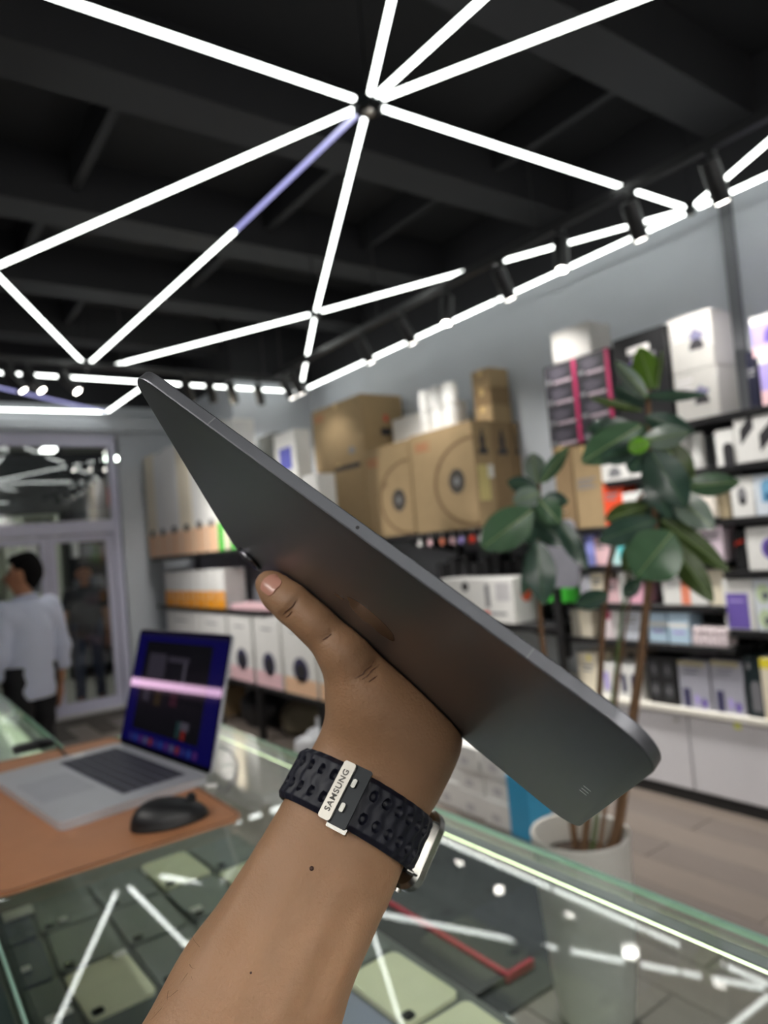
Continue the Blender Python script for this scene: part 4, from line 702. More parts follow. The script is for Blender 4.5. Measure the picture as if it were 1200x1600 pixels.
pw = onZ(500, 1188, 0); lump((pw[0] - 0.0, pw[1], 0.0), 0.17, 3, WB, 'plastic_bag', 'crumpled white plastic bag on the floor left of the wrist', 'bag')
pw = onZ(452, 1148, 0); lump((pw[0] + 0.15, pw[1], 0.0), 0.2, 5, mat('khaki_cloth', (120, 112, 92), 0.9), 'cloth_bag', 'khaki cloth bag on the floor under the headphone shelf', 'bag')
pw = onZ(420, 1150, 0); lump((pw[0] + 0.2, pw[1] + 0.4, 0.0), 0.22, 8, mat('black_bag', (30, 30, 32), 0.5), 'bin_bag', 'black bag on the floor under the headphone shelf beside the khaki one', 'bag')
pw = onZ(365, 1115, 0); o = carton('brown_carton', 'brown carton on the floor under the headphone shelf by the screen edge', 'carton', LX + 0.08, pw[1] - 0.1, pw[1] + 0.3, 0.0, 0.28, 0.3, KRAFT2, tape=True)
pl, pr_ = onZ(728, 1266, 0), onZ(805, 1300, 0)
def stack(p, cols, rows, w, h, nm):
    for c_ in range(cols):
        for r_ in range(rows):
            j = 0.01 * float(rng.normal()); o = carton('white_parcel', 'white parcel box on the floor behind the wristwatch, %s stack, %s, %s' % (nm, ('front column', 'middle column', 'rear column')[c_], ('bottom', 'second up', 'third up', 'top')[r_]), 'box', p[0] + j, p[1] + c_ * (w + 0.012) , p[1] + c_ * (w + 0.012) + w, r_ * (h + 0.001), r_ * (h + 0.001) + h, 0.24, WHITE, group='white parcel boxes on the floor', lid=0.3); front(o, 'faint_print', 0.3, 0.6, 0.2, 0.5, mat('faint_ink', (200, 198, 200), 0.6))
stack(pr_ + np.array([-0.0, 0.0, 0]), 2, 3, 0.2, 0.125, 'near'); stack(pl + np.array([0.0, 0.02, 0]), 2, 2, 0.2, 0.14, 'far')
pc = onZ(832, 1318, 0); o = carton('cyan_pack', 'cyan blue pack standing on the floor beside the white plant pot', 'box', pc[0], pc[1] - 0.0, pc[1] + 0.14, 0.0, 0.3, 0.16, CYAN, lid=0.15)
pc = onZ(858, 1318, 0); o = carton('grey_pack', 'slim pale grey pack between the cyan pack and the plant pot', 'box', pc[0] + 0.1, pc[1] + 0.02, pc[1] + 0.1, 0.0, 0.3, 0.12, mat('fog_card', (190, 194, 196), 0.5), lid=0.15)
# red framed black tray seen through the glass
q0, q1, q2 = onZ(600, 1402, 0.03), onZ(792, 1522, 0.03), onZ(850, 1496, 0.03)
t = thing('floor_tray', (q1[0], q1[1], 0), 'black floor tray with a red rim, seen through the counter glass', 'tray'); yy1 = q0[1]; 
add('tray_base', box((q1[0] - 0.3, q1[1], 0.007), (q1[0] - 0.01, yy1, 0.024)), BLACK, t); add('red_rim', MB().box((q1[0] - 0.01, q1[1] - 0.012, 0.007), (q1[0] + 0.008, yy1, 0.036), 0.002), mat('crimson_plastic', (190, 30, 60), 0.4), t); add('red_rim', MB().box((q1[0] + 0.008, q1[1] - 0.012, 0.007), (q1[0] + 0.12, q1[1] + 0.004, 0.036), 0.002), mat('crimson_plastic', (190, 30, 60), 0.4), t)

fm_ = add('floor_mat', MB().prism([(x + 1.2, y + 1.68) for x, y in rrect(1.02, 1.5, 0.03, 4)], (0, 0, 0.0004), (1, 0, 0), (0, 1, 0), (0, 0, 1), 0.006), mat('floor_mat_rubber', (30, 33, 38), 0.7, var=0.2, scale=30, bump=0.4, bscale=150)); setp(fm_, 'black rubber floor mat behind the counter, beside the plant pot', 'floor mat')
add('bevelled_rim', MB().tube([(x + 1.206, y + 1.686, 0.006) for x, y in rrect(1.008, 1.488, 0.026, 4)] + [(1.206 + 1.008, 1.686 + 1.462, 0.006)], 0.004, 6), BLACK, fm_)
# ------------------------------------------------------------------ mouse, cable and small things by the laptop
BLKRUB = mat('black_rubber', (24, 24, 26), 0.45)
mc = onZ(266, 1285, MZ); t = thing('mouse', mc, 'black computer mouse on the leather mat in front of the laptop', 'mouse')
fa = math.radians(-12); fx = np.array([math.cos(fa), math.sin(fa), 0]); fy = np.array([-math.sin(fa), math.cos(fa), 0])
def mshell(sx, sy, sz, z0, off=0.0):
    bm = bmesh.new(); bmesh.ops.create_uvsphere(bm, u_segments=28, v_segments=16, radius=1.0); mb = MB()
    for v in bm.verts:
        x, y, z = v.co; z = max(z, -0.12); s = 1 - 0.12 * (x > 0) * x; h = sz * (z + 0.12) * (1 - 0.25 * x); q = mc + fx * (x * sx + off) + fy * (y * sy * s) + np.array([0, 0, z0 + h]); v.co = Vector(q)
    return mb.bm(bm)
add('mouse_shell', mshell(0.058, 0.034, 0.034, 0.0008), mat('mouse_black', (22, 22, 25), 0.4), t); add('side_grip', mshell(0.0585, 0.0355, 0.018, 0.0006), BLKRUB, t)
add('scroll_wheel', MB().tube([mc + fx * 0.034 - fy * 0.004 + np.array([0, 0, 0.0305]), mc + fx * 0.034 + fy * 0.004 + np.array([0, 0, 0.0305])], 0.007, 14), DKMETAL, t)
c0 = onZ(338, 1238, CZ); o = setp(add('cable', MB().tube([c0 + np.array([0.01, 0.02, 0.003]), onZ(352, 1240, CZ) + [0, 0, 0.003], onZ(366, 1222, CZ) + [0.0, 0.0, 0.004], onZ(372, 1200, CZ) + [0, 0, 0.006], onZ(362, 1184, CZ) + [0, 0, 0.012], onZ(345, 1182, CZ) + [0, 0, 0.02]], 0.0022, 8), GREYCARD), 'thin grey cable looping on the glass right of the laptop', 'cable')
add('cable_plug', MB().tube([c0 + np.array([0.01, 0.02, 0.0042]), c0 + np.array([-0.004, 0.034, 0.0042])], 0.0036, 10), WHITE, o)
k0 = [onZ(u, v, MZ) + [0, 0, 0.0032] for u, v in ((88, 1166), (100, 1178), (108, 1190), (122, 1188), (142, 1180))]
o = setp(add('charger_cable', MB().tube(k0, 0.0026, 8), BLKRUB), 'black charger cable lying on the mat behind the laptop', 'cable'); pz = onZ(126, 1189, MZ); add('white_plug', box(pz + [-0.02, -0.012, 0.0005], pz + [0.012, 0.012, 0.014], 0.004), WHITE, o)
for u, v, sx_, lab in ((48, 1174, 0.035, 'flat black wallet on the second glass counter'), (84, 1170, 0.02, 'small black power brick where the two counters meet')):
    p = onZ(u, v, CZ); p[0] = min(p[0], 0.30); p[1] = max(p[1], CYE + 0.05); o = setp(add('black_gadget', box(p + [-sx_, -0.02, 0.0006], p + [sx_, 0.02, 0.016], 0.004), BLKRUB), lab, 'gadget'); add('rim', box(p + [-sx_ * 0.8, -0.015, 0.0155], p + [sx_ * 0.8, 0.015, 0.0175], 0.001), DARK, o)

# ------------------------------------------------------------------ potted rubber plant
PX, PY = 1.735, 1.50
t = thing('potted_rubber_plant', (PX, PY, 0), 'tall rubber plant with glossy leaves in a tall white floor pot', 'plant'); PLANT = t
POTW = mat('pot_white', (226, 224, 218), 0.3, var=0.02); c_ = (PX, PY, 0)
add('pot', MB().lathe(c_, [(0.0, 0.0), (0.1, 0.0), (0.112, 0.012), (0.125, 0.12), (0.142, 0.36), (0.15, 0.545), (0.152, 0.553), (0.149, 0.56), (0.142, 0.556), (0.138, 0.52), (0.136, 0.47), (0.0, 0.47)], 48), POTW, t)
o = add('soil', MB().lathe(c_, [(0.137, 0.471), (0.09, 0.487), (0.04, 0.482), (0.0, 0.49)], 24), mat('soil', (52, 40, 30), 0.95, bump=0.6, bscale=80), t)
STEM = mat('stem_brown', (112, 84, 60), 0.8, var=0.25, scale=40); STEMG = mat('stem_green', (78, 96, 44), 0.6)
def stem(pts, r0, r1, mt): 
    P = [at(u, v, d) for u, v, d in pts]; n = len(P)
    Q = []; 
    for i in range(n - 1):
        a = P[max(i - 1, 0)]; b = P[i]; c2 = P[i + 1]; d2 = P[min(i + 2, n - 1)]
        for s in np.linspace(0, 1, 6, endpoint=False): Q.append(0.5 * ((2 * b) + (-a + c2) * s + (2 * a - 5 * b + 4 * c2 - d2) * s * s + (-a + 3 * b - 3 * c2 + d2) * s ** 3))
    Q.append(P[-1]); return add('stem', MB().tube(Q, list(np.linspace(r0, r1, len(Q))), 9), mt, PLANT)
stem([(950, 1338, 2.2), (966, 1290, 2.2), (985, 1150, 2.2), (1000, 1040, 2.19), (1012, 930, 2.18), (1024, 820, 2.16), (1016, 700, 2.15), (1012, 600, 2.15)], 0.019, 0.007, STEM)
stem([(912, 1330, 2.22), (922, 1240, 2.22), (936, 1090, 2.22), (944, 950, 2.2), (958, 860, 2.18), (1004, 770, 2.17)], 0.013, 0.006, STEM)
stem([(900, 1328, 2.24), (880, 1180, 2.25), (852, 1040, 2.25), (842, 930, 2.24), (842, 830, 2.23), (842, 745, 2.23)], 0.012, 0.006, STEM)
stem([(925, 1326, 2.18), (932, 1280, 2.18), (958, 1080, 2.18), (972, 960, 2.19), (986, 880, 2.19)], 0.007, 0.004, STEMG)
stem([(934, 1330, 2.16), (942, 1290, 2.16), (968, 1050, 2.2), (985, 930, 2.2)], 0.008, 0.004, STEM)
LFD = mat('leaf_dark', (54, 78, 66), 0.26, var=0.18, scale=14, spec=0.6); LFM = mat('leaf_mid', (74, 104, 76), 0.26, var=0.18, scale=14, spec=0.6); LFO = mat('leaf_olive', (62, 82, 28), 0.38, var=0.15, scale=14)
LFB = mat('leaf_new', (112, 172, 44), 0.35, var=0.15, scale=14); LFG = mat('leaf_light', (92, 128, 40), 0.35, var=0.12, scale=14); LFS = mat('leaf_silver', (126, 142, 130), 0.22, var=0.15, scale=14, spec=0.8); RIB = mat('leaf_rib', (124, 146, 96), 0.4)  # the silver green partly paints leaf gloss as a paler colour
def leaf(b, tp, w, mt, db=2.17, dt=None, roll=0.0, fold=0.25, bend=0.1, name='leaf'):
    if dt is None: dt = db - 0.05
    B = at(b[0], b[1], db); T = at(tp[0], tp[1], dt); ax = T - B; ln = np.linalg.norm(ax); ax /= ln; vw = (B + T) / 2 - CAM; vw /= np.linalg.norm(vw)
    s = np.cross(ax, vw); s /= np.linalg.norm(s); nn = np.cross(s, ax)
    c_, s_ = math.cos(roll), math.sin(roll); s, nn = c_ * s + s_ * nn, -s_ * s + c_ * nn
    W = w * 2.17 / F / 2; mb = MB(); V = []; NT, NW = 12, 6
    def pt(tt, x, off): 
        wf = (math.sin(math.pi * min(1, tt * 0.96 + 0.02) ** 0.85) ** 0.75) * W; cu = bend * ln * (tt * (1 - tt) * 2.2)
        return B + ax * (tt * ln) + s * (x * wf) + nn * (cu + fold * abs(x) * wf + off - 0.06 * W * math.sin(9 * tt) * abs(x))
    for off in (0.0, 0.0011):
        for i in range(NT + 1):
            for j in range(NW + 1): V.append(pt(i / NT, j / NW * 2 - 1, off))
    Fs = []; o2 = (NT + 1) * (NW + 1); ix = lambda i, j: i * (NW + 1) + j
    for i in range(NT):
        for j in range(NW): q = [ix(i, j), ix(i + 1, j), ix(i + 1, j + 1), ix(i, j + 1)]; Fs += [q, [o2 + k for k in q[::-1]]]
    for i in range(NT):
        for j in (0, NW): Fs.append([ix(i, j), ix(i + 1, j), o2 + ix(i + 1, j), o2 + ix(i, j)])
    for j in range(NW): Fs += [[ix(0, j), ix(0, j + 1), o2 + ix(0, j + 1), o2 + ix(0, j)], [ix(NT, j), ix(NT, j + 1), o2 + ix(NT, j + 1), o2 + ix(NT, j)]]
    o = add(name, mb.add(V, Fs), mt, PLANT, ang=60)
    add('midrib', MB().tube([pt(k / 8, 0, 0.0005) for k in range(9)], [0.0032 - 0.0002 * k for k in range(9)], 6), RIB if mt is not LFD else LFM, o)
leaf((1020, 607), (999, 543), 40, LFG, 2.13); leaf((1012, 622), (962, 565), 24, LFS, 2.12, fold=0.6); leaf((1027, 608), (1034, 550), 8, LFO, 2.12)
leaf((1008, 618), (1104, 616), 17, LFD, 2.12, 2.02, roll=0.2); leaf((1012, 626), (960, 606), 44, LFD, 2.2, 2.26); leaf((1004, 642), (922, 622), 14, LFO, 2.18)
leaf((1008, 652), (1084, 676), 34, LFD, 2.14, 2.05); leaf((1003, 690), (1076, 676), 36, LFS, 2.1, 2.0); leaf((1002, 664), (910, 722), 52, LFM, 2.12, 2.02)
leaf((1004, 676), (918, 668), 40, LFD, 2.2); leaf((1002, 700), (938, 716), 34, LFD, 2.1); leaf((1016, 690), (982, 702), 24, LFB, 2.07); leaf((1008, 704), (984, 738), 32, LFD, 2.14)
leaf((1038, 690), (1078, 762), 48, LFO, 2.14, 2.1); leaf((1016, 704), (1072, 792), 56, LFD, 2.1, 2.02); leaf((1014, 716), (1044, 808), 46, LFD, 2.12, 2.06); leaf((1018, 660), (1000, 720), 40, LFM, 2.18)
leaf((1072, 760), (1155, 753), 36, LFM, 2.08, 1.98); leaf((1052, 772), (1116, 826), 44, LFS, 2.08, 2.02); leaf((1012, 790), (946, 812), 34, LFO, 2.16); leaf((1026, 812), (936, 845), 42, LFD, 2.1, 2.0)
leaf((1050, 832), (994, 902), 84, LFM, 2.06, 1.98, fold=0.18); leaf((1002, 838), (976, 892), 32, LFO, 2.14); leaf((1034, 812), (1138, 892), 36, LFO, 2.14, 2.06); leaf((1046, 846), (1114, 940), 40, LFO, 2.1, 2.04)
leaf((950, 928), (900, 946), 30, LFD, 2.14); leaf((1000, 905), (974, 932), 24, LFD, 2.18); leaf((1020, 770), (1000, 860), 46, LFD, 2.2); leaf((1030, 790), (1062, 850), 44, LFD, 2.18)
leaf((840, 756), (832, 708), 34, LFS, 2.22, fold=0.5); leaf((846, 754), (888, 698), 24, LFM, 2.2); leaf((840, 764), (793, 752), 28, LFD, 2.2); leaf((844, 770), (802, 784), 32, LFS, 2.18)
leaf((848, 778), (888, 784), 26, LFD, 2.18); leaf((842, 780), (876, 818), 38, LFM, 2.17); leaf((832, 796), (754, 856), 62, LFM, 2.14, 2.04, fold=0.3); leaf((838, 808), (886, 852), 46, LFD, 2.2)
leaf((838, 846), (850, 944), 50, LFD, 2.16, 2.1, fold=0.4); leaf((872, 812), (918, 890), 30, LFD, 2.14); leaf((836, 790), (826, 852), 36, LFD, 2.22); leaf((844, 845), (816, 930), 26, LFD, 2.2)
# grey pouch hung on the post behind the plant
gp = onX(880, 880, SX - 0.06); t = thing('clear_pouch', gp, 'pale grey plastic pouch hanging behind the left plant head', 'pouch')
gy0, gy1 = onX(904, 880, SX - 0.06)[1], onX(858, 880, SX - 0.06)[1]; z0_, z1_ = onX(880, 918, SX - 0.06)[2], onX(880, 812, SX - 0.06)[2]
add('pouch_body', MB().prism([(gy0 + x, z0_ + y) for x, y in rrect(gy1 - gy0, z1_ - z0_, 0.06, 8)], (SX - 0.07, 0, 0), (0, 1, 0), (0, 0, 1), (1, 0, 0), 0.02), mat('pouch_grey', (124, 124, 132), 0.3, var=0.15, scale=8), t); add('pouch_hook', MB().tube([(SX - 0.06, (gy0 + gy1) / 2, z1_ - 0.01), (SX - 0.06, (gy0 + gy1) / 2, z1_ + 0.05), (SX + 0.06, (gy0 + gy1) / 2, z1_ + 0.05)], 0.004, 6), METAL, t); add('zip_band', MB().box((SX - 0.073, gy0 + 0.03, z1_ - 0.12), (SX - 0.069, gy1 - 0.03, z1_ - 0.105)), GREYINK, t)

# ------------------------------------------------------------------ continuous bodies: smooth unions meshed by surface nets
def cap(P, a, b, ra, rb, n=None, k=1.0):
    a = np.array(a, np.float32); b = np.array(b, np.float32)
    if n is not None:
        n = np.array(n, np.float32); n /= np.linalg.norm(n); P = P + (k - 1) * (P @ n)[:, None] * n; a = a + (k - 1) * (a @ n) * n; b = b + (k - 1) * (b @ n) * n
    ab = b - a; L2 = float(ab @ ab)
    if L2 < 1e-12: return np.linalg.norm(P - a, axis=1) - ra
    tt = np.clip(((P - a) @ ab) / L2, 0, 1); return np.linalg.norm(P - a - tt[:, None] * ab, axis=1) - (ra + (rb - ra) * tt)
def smin(a, b, k): h = np.maximum(k - np.abs(a - b), 0) / k; return np.minimum(a, b) - h * h * k * 0.25
def nets(fn, lo, hi, h, smooth=2):
    lo = np.array(lo, np.float32); n = np.ceil((np.array(hi) - lo) / h).astype(int) + 1
    gx, gy, gz = [lo[i] + h * np.arange(n[i], dtype=np.float32) for i in range(3)]
    P = np.stack(np.meshgrid(gx, gy, gz, indexing='ij'), -1).reshape(-1, 3); D = fn(P).reshape(n)
    S = D < 0; cs = n - 1; cnt = np.zeros(cs, int); acc = np.zeros(tuple(cs) + (3,)); num = np.zeros(cs)
    sl = lambda o, m: tuple(slice(o[i], o[i] + m[i]) for i in range(3))
    for ax in range(3):
        o1 = [0, 0, 0]; o1[ax] = 1
        for p in (0, 1):
            for q in (0, 1):
                o = [0, 0, 0]; oth = [i for i in range(3) if i != ax]; o[oth[0]] = p; o[oth[1]] = q; e = [o[i] + o1[i] for i in range(3)]
                A = D[sl(o, cs)]; B = D[sl(e, cs)]; x = (A < 0) != (B < 0); tt = np.where(x, A / np.where(x, A - B, 1), 0)
                for i in range(3): acc[..., i] += np.where(x, o[i] + (tt if i == ax else 0), 0)
                num += x
    act = num > 0; idx = -np.ones(cs, int); idx[act] = np.arange(act.sum()); C3 = np.argwhere(act); V = lo + h * (C3 + acc[act] / num[act][:, None])
    Q = []
    for ax in range(3):
        oth = [i for i in range(3) if i != ax]; d0 = [0, 0, 0]; d0[ax] = 1; m_ = [0, 0, 0]
        core = tuple(slice(0, n[i] - 1) if i == ax else slice(1, n[i] - 1) for i in range(3)); nxt = tuple(slice(1, n[i]) if i == ax else slice(1, n[i] - 1) for i in range(3))
        x = S[core] != S[nxt]; c = np.argwhere(x); 
        for i in oth: c[:, i] += 1
        g = lambda p, q: idx[tuple((c[:, i] - (p if i == oth[0] else q if i == oth[1] else 0)) for i in range(3))]
        Q.append(np.stack([g(0, 0), g(1, 0), g(1, 1), g(0, 1)], 1))
    Q = np.concatenate(Q); Q = Q[(Q >= 0).all(1)]
    E_ = np.concatenate([Q[:, [0, 1]], Q[:, [1, 2]], Q[:, [2, 3]], Q[:, [3, 0]]])
    for _ in range(smooth):
        s = np.zeros_like(V); w = np.zeros(len(V)); np.add.at(s, E_[:, 0], V[E_[:, 1]]); np.add.at(s, E_[:, 1], V[E_[:, 0]]); np.add.at(w, E_[:, 0], 1); np.add.at(w, E_[:, 1], 1); V = V * 0.45 + 0.55 * s / np.maximum(w, 1)[:, None]
    mb = MB(); mb.v = [tuple(map(float, p)) for p in V]; mb.f = [tuple(map(int, q)) for q in Q]; return mb
def union(prims, k):
    def fn(P):
        d = None
        for pr in prims: e = cap(P, *pr[:4], *(pr[4:6] if len(pr) > 4 else ())); d = e if d is None else smin(d, e, k)
        return d
    return fn

# ------------------------------------------------------------------ two men
SKIN = mat('skin_tan', (176, 124, 92), 0.5, var=0.08, scale=20); HAIR = mat('hair_black', (14, 12, 12), 0.85, var=0.3, scale=90, spec=0.15, stretch=(1, 1, 0.2)); SHOE = mat('shoe_black', (24, 24, 26), 0.5)
def person(loc, face, label, H, shirtm, pantm, sleeve='long', armL=(0.02, 0.0), armR=(0.02, 0.0), turn=0.0, stride=0.0, hem=0.86):
    f = H / 1.75; ca, sa = math.cos(face), math.sin(face)
    t = thing('person', loc, label, 'person'); loc = np.array(loc, float)
    def tf(mb): mb.v = [(loc[0] + f * (x * ca - y * sa), loc[1] + f * (x * sa + y * ca), loc[2] + f * z) for x, y, z in mb.v]; return mb
    ct, st_ = math.cos(turn), math.sin(turn); hp = lambda x, y, z: (x * ct - y * st_, x * st_ + y * ct + 0.01, z)
    Y = (0, 1, 0)
    arms = {}
    for s, (fw, out) in ((-1, armL), (1, armR)):
        sh = (s * 0.185, 0, 1.405); el = (s * (0.235 + out), -0.02 + fw * 0.3, 1.12); wr = (s * (0.245 + out * 1.2), 0.03 + fw, 0.88); hd = (s * (0.24 + out * 1.2), 0.045 + fw, 0.80); arms[s] = (sh, el, wr, hd)
    legs = {s: ((s * 0.095, 0, 0.92), (s * 0.11, 0.02 + s * stride * 0.6, 0.50), (s * 0.12, s * stride - 0.02, 0.09)) for s in (-1, 1)}
    core = [((-0.1, 0, 1.34), (0.1, 0, 1.34), 0.1, 0.1, Y, 1.2), ((0, 0, 1.28), (0, 0, 1.05), 0.13, 0.115, Y, 1.3), ((-0.05, 0, 0.97), (0.05, 0, 0.97), 0.115, 0.115, Y, 1.15), ((0, 0, 1.40), (0, 0.012, 1.53), 0.056, 0.053)]
    head = [(hp(0, -0.012, 1.655), hp(0, -0.02, 1.65), 0.092, 0.092), (hp(0, 0.02, 1.60), hp(0, 0.035, 1.555), 0.07, 0.05), (hp(0, 0.098, 1.635), hp(0, 0.11, 1.605), 0.009, 0.015), (hp(-0.028, 0.078, 1.615), hp(0.028, 0.078, 1.615), 0.02, 0.02), (hp(-0.02, 0.084, 1.572), hp(0.02, 0.084, 1.572), 0.012, 0.012)] + [(hp(s * 0.086, -0.005, 1.645), hp(s * 0.083, 0.0, 1.605), 0.016, 0.011) for s in (-1, 1)]
    body = core + head
    for s in (-1, 1):
        sh, el, wr, hd = arms[s]; body += [(sh, el, 0.05, 0.04), (el, wr, 0.041, 0.027), (wr, hd, 0.027, 0.036, (1, 0, 0), 1.7)]
        for j, (dy, ln) in enumerate(((0.03, 0.075), (0.01, 0.085), (-0.01, 0.08), (-0.028, 0.065))): body.append(((hd[0], hd[1] + dy * 0.8, hd[2] - 0.015), (hd[0] - s * 0.012, hd[1] + dy + 0.012, hd[2] - 0.03 - ln), 0.0095, 0.0075))
        body.append(((hd[0] - s * 0.005, hd[1] + 0.03, hd[2] + 0.03), (hd[0] - s * 0.02, hd[1] + 0.07, hd[2] - 0.03), 0.012, 0.009))
        hi_, kn, an = legs[s]; body += [(hi_, kn, 0.07, 0.05), (kn, an, 0.05, 0.036), (an, (an[0], an[1] + 0.1, 0.045), 0.035, 0.03)]
    o = add('body', tf(nets(union(body, 0.028), (-0.42, -0.3, 0.0), (0.42, 0.42, 1.79), 0.012, 1)), SKIN, t, ang=80)
    sh_ = [((-0.11, 0, 1.345), (0.11, 0, 1.345), 0.118, 0.118, Y, 1.18), ((0, 0, 1.28), (0, 0, hem + 0.06), 0.168, 0.172, Y, 1.3), ((0, -0.005, 1.43), (0, 0.0, 1.46), 0.075, 0.066)]
    for s in (-1, 1):
        a_, e_, w_, h_ = arms[s]; sh_.append((a_, e_, 0.069, 0.06))
        if sleeve == 'long': m_ = tuple(np.array(e_) + (np.array(w_) - np.array(e_)) * 0.55); sh_.append((e_, m_, 0.058, 0.056)); 
    fnS = union(sh_, 0.03)
    def shirt(P):
        w = 0.005 * np.sin(P[:, 0] * 37 + 3 * np.sin(P[:, 2] * 9)) * np.cos(P[:, 2] * 14 + P[:, 0] * 10); d = fnS(P) + w
        d = np.maximum(d, hem - P[:, 2])
        if sleeve == 'short':
            for s in (-1, 1): a_, e_ = np.array(arms[s][0]), np.array(arms[s][1]); m_ = a_ + (e_ - a_) * 0.75; dr = (e_ - a_) / np.linalg.norm(e_ - a_); d = np.where((P[:, 0] * s > 0.175) & (P[:, 2] < 1.35), np.maximum(d, (P - m_.astype(np.float32)) @ dr.astype(np.float32)), d)
        return np.maximum(d, P[:, 2] - 1.475)
    o = add('shirt', tf(nets(shirt, (-0.42, -0.3, hem - 0.03), (0.42, 0.45, 1.55), 0.011, 1)), shirtm, t, ang=70)
    add('collar', tf(MB().tube([(0.068 * math.cos(a), 0.068 * math.sin(a) - 0.002, 1.475 - 0.012 * math.sin(a)) for a in np.linspace(0, 2 * math.pi, 25)], 0.014, 8, False)), shirtm, o)
    if sleeve == 'long':
        for s in (-1, 1): e_, w_ = np.array(arms[s][1]), np.array(arms[s][2]); m_ = e_ + (w_ - e_) * 0.55; d_ = (w_ - e_) * 0.1; add('rolled_cuff', tf(MB().tube([m_ - d_, m_ - d_ * 0.5, m_ + d_ * 0.6, m_ + d_], [0.058, 0.064, 0.064, 0.058], 16)), shirtm, o)
    tr_ = [((-0.06, 0, 0.985), (0.06, 0, 0.985), 0.128, 0.128, Y, 1.15)]
    for s in (-1, 1): hi_, kn, an = legs[s]; tr_ += [(hi_, kn, 0.1, 0.07), (kn, (an[0], an[1], 0.07), 0.068, 0.062)]
    fnT = union(tr_, 0.03)
    o = add('trousers', tf(nets(lambda P: np.maximum(np.maximum(fnT(P) + 0.004 * np.sin(P[:, 2] * 50 + P[:, 0] * 30), P[:, 2] - 1.03), 0.05 - P[:, 2]), (-0.3, -0.3, 0.0), (0.3, 0.3, 1.1), 0.012, 1)), pantm, t, ang=70)
    for s in (-1, 1):
        an = legs[s][2]; sp = union([((an[0], an[1] - 0.03, 0.05), (an[0], an[1] + 0.14, 0.035), 0.044, 0.04), ((an[0], an[1], 0.05), (an[0], an[1], 0.1), 0.044, 0.04)], 0.03); add('shoe', tf(nets(lambda P: np.maximum(sp(P), 0.004 - P[:, 2]), (an[0] - 0.1, an[1] - 0.12, -0.02), (an[0] + 0.1, an[1] + 0.22, 0.18), 0.01, 1)), SHOE, t)
    hr = union([(hp(0, -0.025, 1.672), hp(0, -0.03, 1.655), 0.1, 0.1), (hp(0, 0.05, 1.725), hp(0, -0.04, 1.735), 0.04, 0.05), (hp(0, -0.05, 1.6), hp(0, -0.045, 1.57), 0.065, 0.05)], 0.03)
    fw = np.array([-st_, ct, 0], np.float32)
    def hair(P): d = hr(P) + 0.003 * np.sin(P[:, 0] * 160) * np.sin(P[:, 2] * 120 + P[:, 1] * 90); y = P @ fw; return np.maximum(d, np.minimum(y - 0.035 - (P[:, 2] - 1.66) * 0.6, 1.70 - P[:, 2] + (y - 0.04) * 0.2))
    add('hair', tf(nets(hair, (-0.16, -0.18, 1.48), (0.16, 0.16, 1.83), 0.008, 1)), HAIR, t, ang=80)
    for s in (-1, 1):
        q = hp(s * 0.032, 0.083, 1.64); bm = bmesh.new(); bmesh.ops.create_uvsphere(bm, u_segments=12, v_segments=8, radius=0.013)
        for v in bm.verts: v.co = Vector((v.co.x + q[0], v.co.y + q[1] - 0.003, v.co.z * 0.7 + q[2]))
        add('eye', tf(MB().bm(bm)), mat('eye_dark', (30, 24, 22), 0.2), t)
        add('eyebrow', tf(MB().tube([hp(s * 0.016, 0.088, 1.658), hp(s * 0.034, 0.088, 1.663), hp(s * 0.05, 0.076, 1.657)], [0.004, 0.005, 0.003], 6)), HAIR, t)
    q = [hp(x, 0.097 - 0.3 * abs(x) * abs(x) * 10, 1.572) for x in (-0.022, -0.01, 0, 0.01, 0.022)]; add('mouth', tf(MB().tube(q, [0.003, 0.006, 0.006, 0.006, 0.003], 8)), mat('lip', (150, 86, 76), 0.5), t)
    return t
WSHIRT = mat('pale_shirt', (206, 212, 232), 0.75, var=0.05, scale=8, bump=0.1); TEE = mat('charcoal_tee', (30, 32, 38), 0.85); JEAN = mat('dark_denim', (34, 46, 70), 0.8, var=0.15, scale=12); TRO = mat('black_trousers', (14, 14, 18), 0.8)
pm = onY(44, 1000, 4.9); person((pm[0], 4.9, 0), math.radians(28), 'man in a pale shirt with rolled sleeves seen from behind, walking to the door', 1.615, WSHIRT, TRO, 'long', (0.04, 0.0), (0.0, 0.01), 0.75, 0.06, 0.80)
pm = onZ(146, 1100, 0); person((pm[0], pm[1] + 0.05, 0), math.pi - 0.25, 'man in a dark tee and jeans standing outside the right glass door', 1.56, TEE, JEAN, 'short', (0.03, 0.0), (0.02, 0.02), 0.2, 0.03, 0.86)

# ------------------------------------------------------------------ held tablet
TR = np.array([[0.7556, 0.0894, 0.6489], [0.5311, 0.4961, -0.6869], [-0.3833, 0.8636, 0.3274]]); Tt = np.array([-0.1078, -0.0612, 0.2920])
TLn, TW, TT = 0.2476, 0.1785, 0.005
def tl(a, b, z): return camw(TR @ np.array([a, b, z]) + Tt)
EA, EB, EZ = RW @ TR[:, 0], RW @ TR[:, 1], RW @ TR[:, 2]
tabt = thing('tablet', tl(TLn / 2, TW / 2, 0), 'dark grey tablet held up by the hand, back and long edge in view', 'tablet')
ALUT = mat('tablet_space_grey', (106, 107, 112), 0.36, 0.85, var=0.03, scale=60, bump=0.04, bscale=2500)
def loft(loops):
    V = []; n = len(loops[0]); F_ = []
    for lp in loops: V += [tl(*p) for p in lp]
    for i in range(len(loops) - 1): F_ += [[i * n + k, i * n + (k + 1) % n, (i + 1) * n + (k + 1) % n, (i + 1) * n + k] for k in range(n)]
    return MB().add(V, F_ + [list(range(n))[::-1], [(len(loops) - 1) * n + k for k in range(n)]])
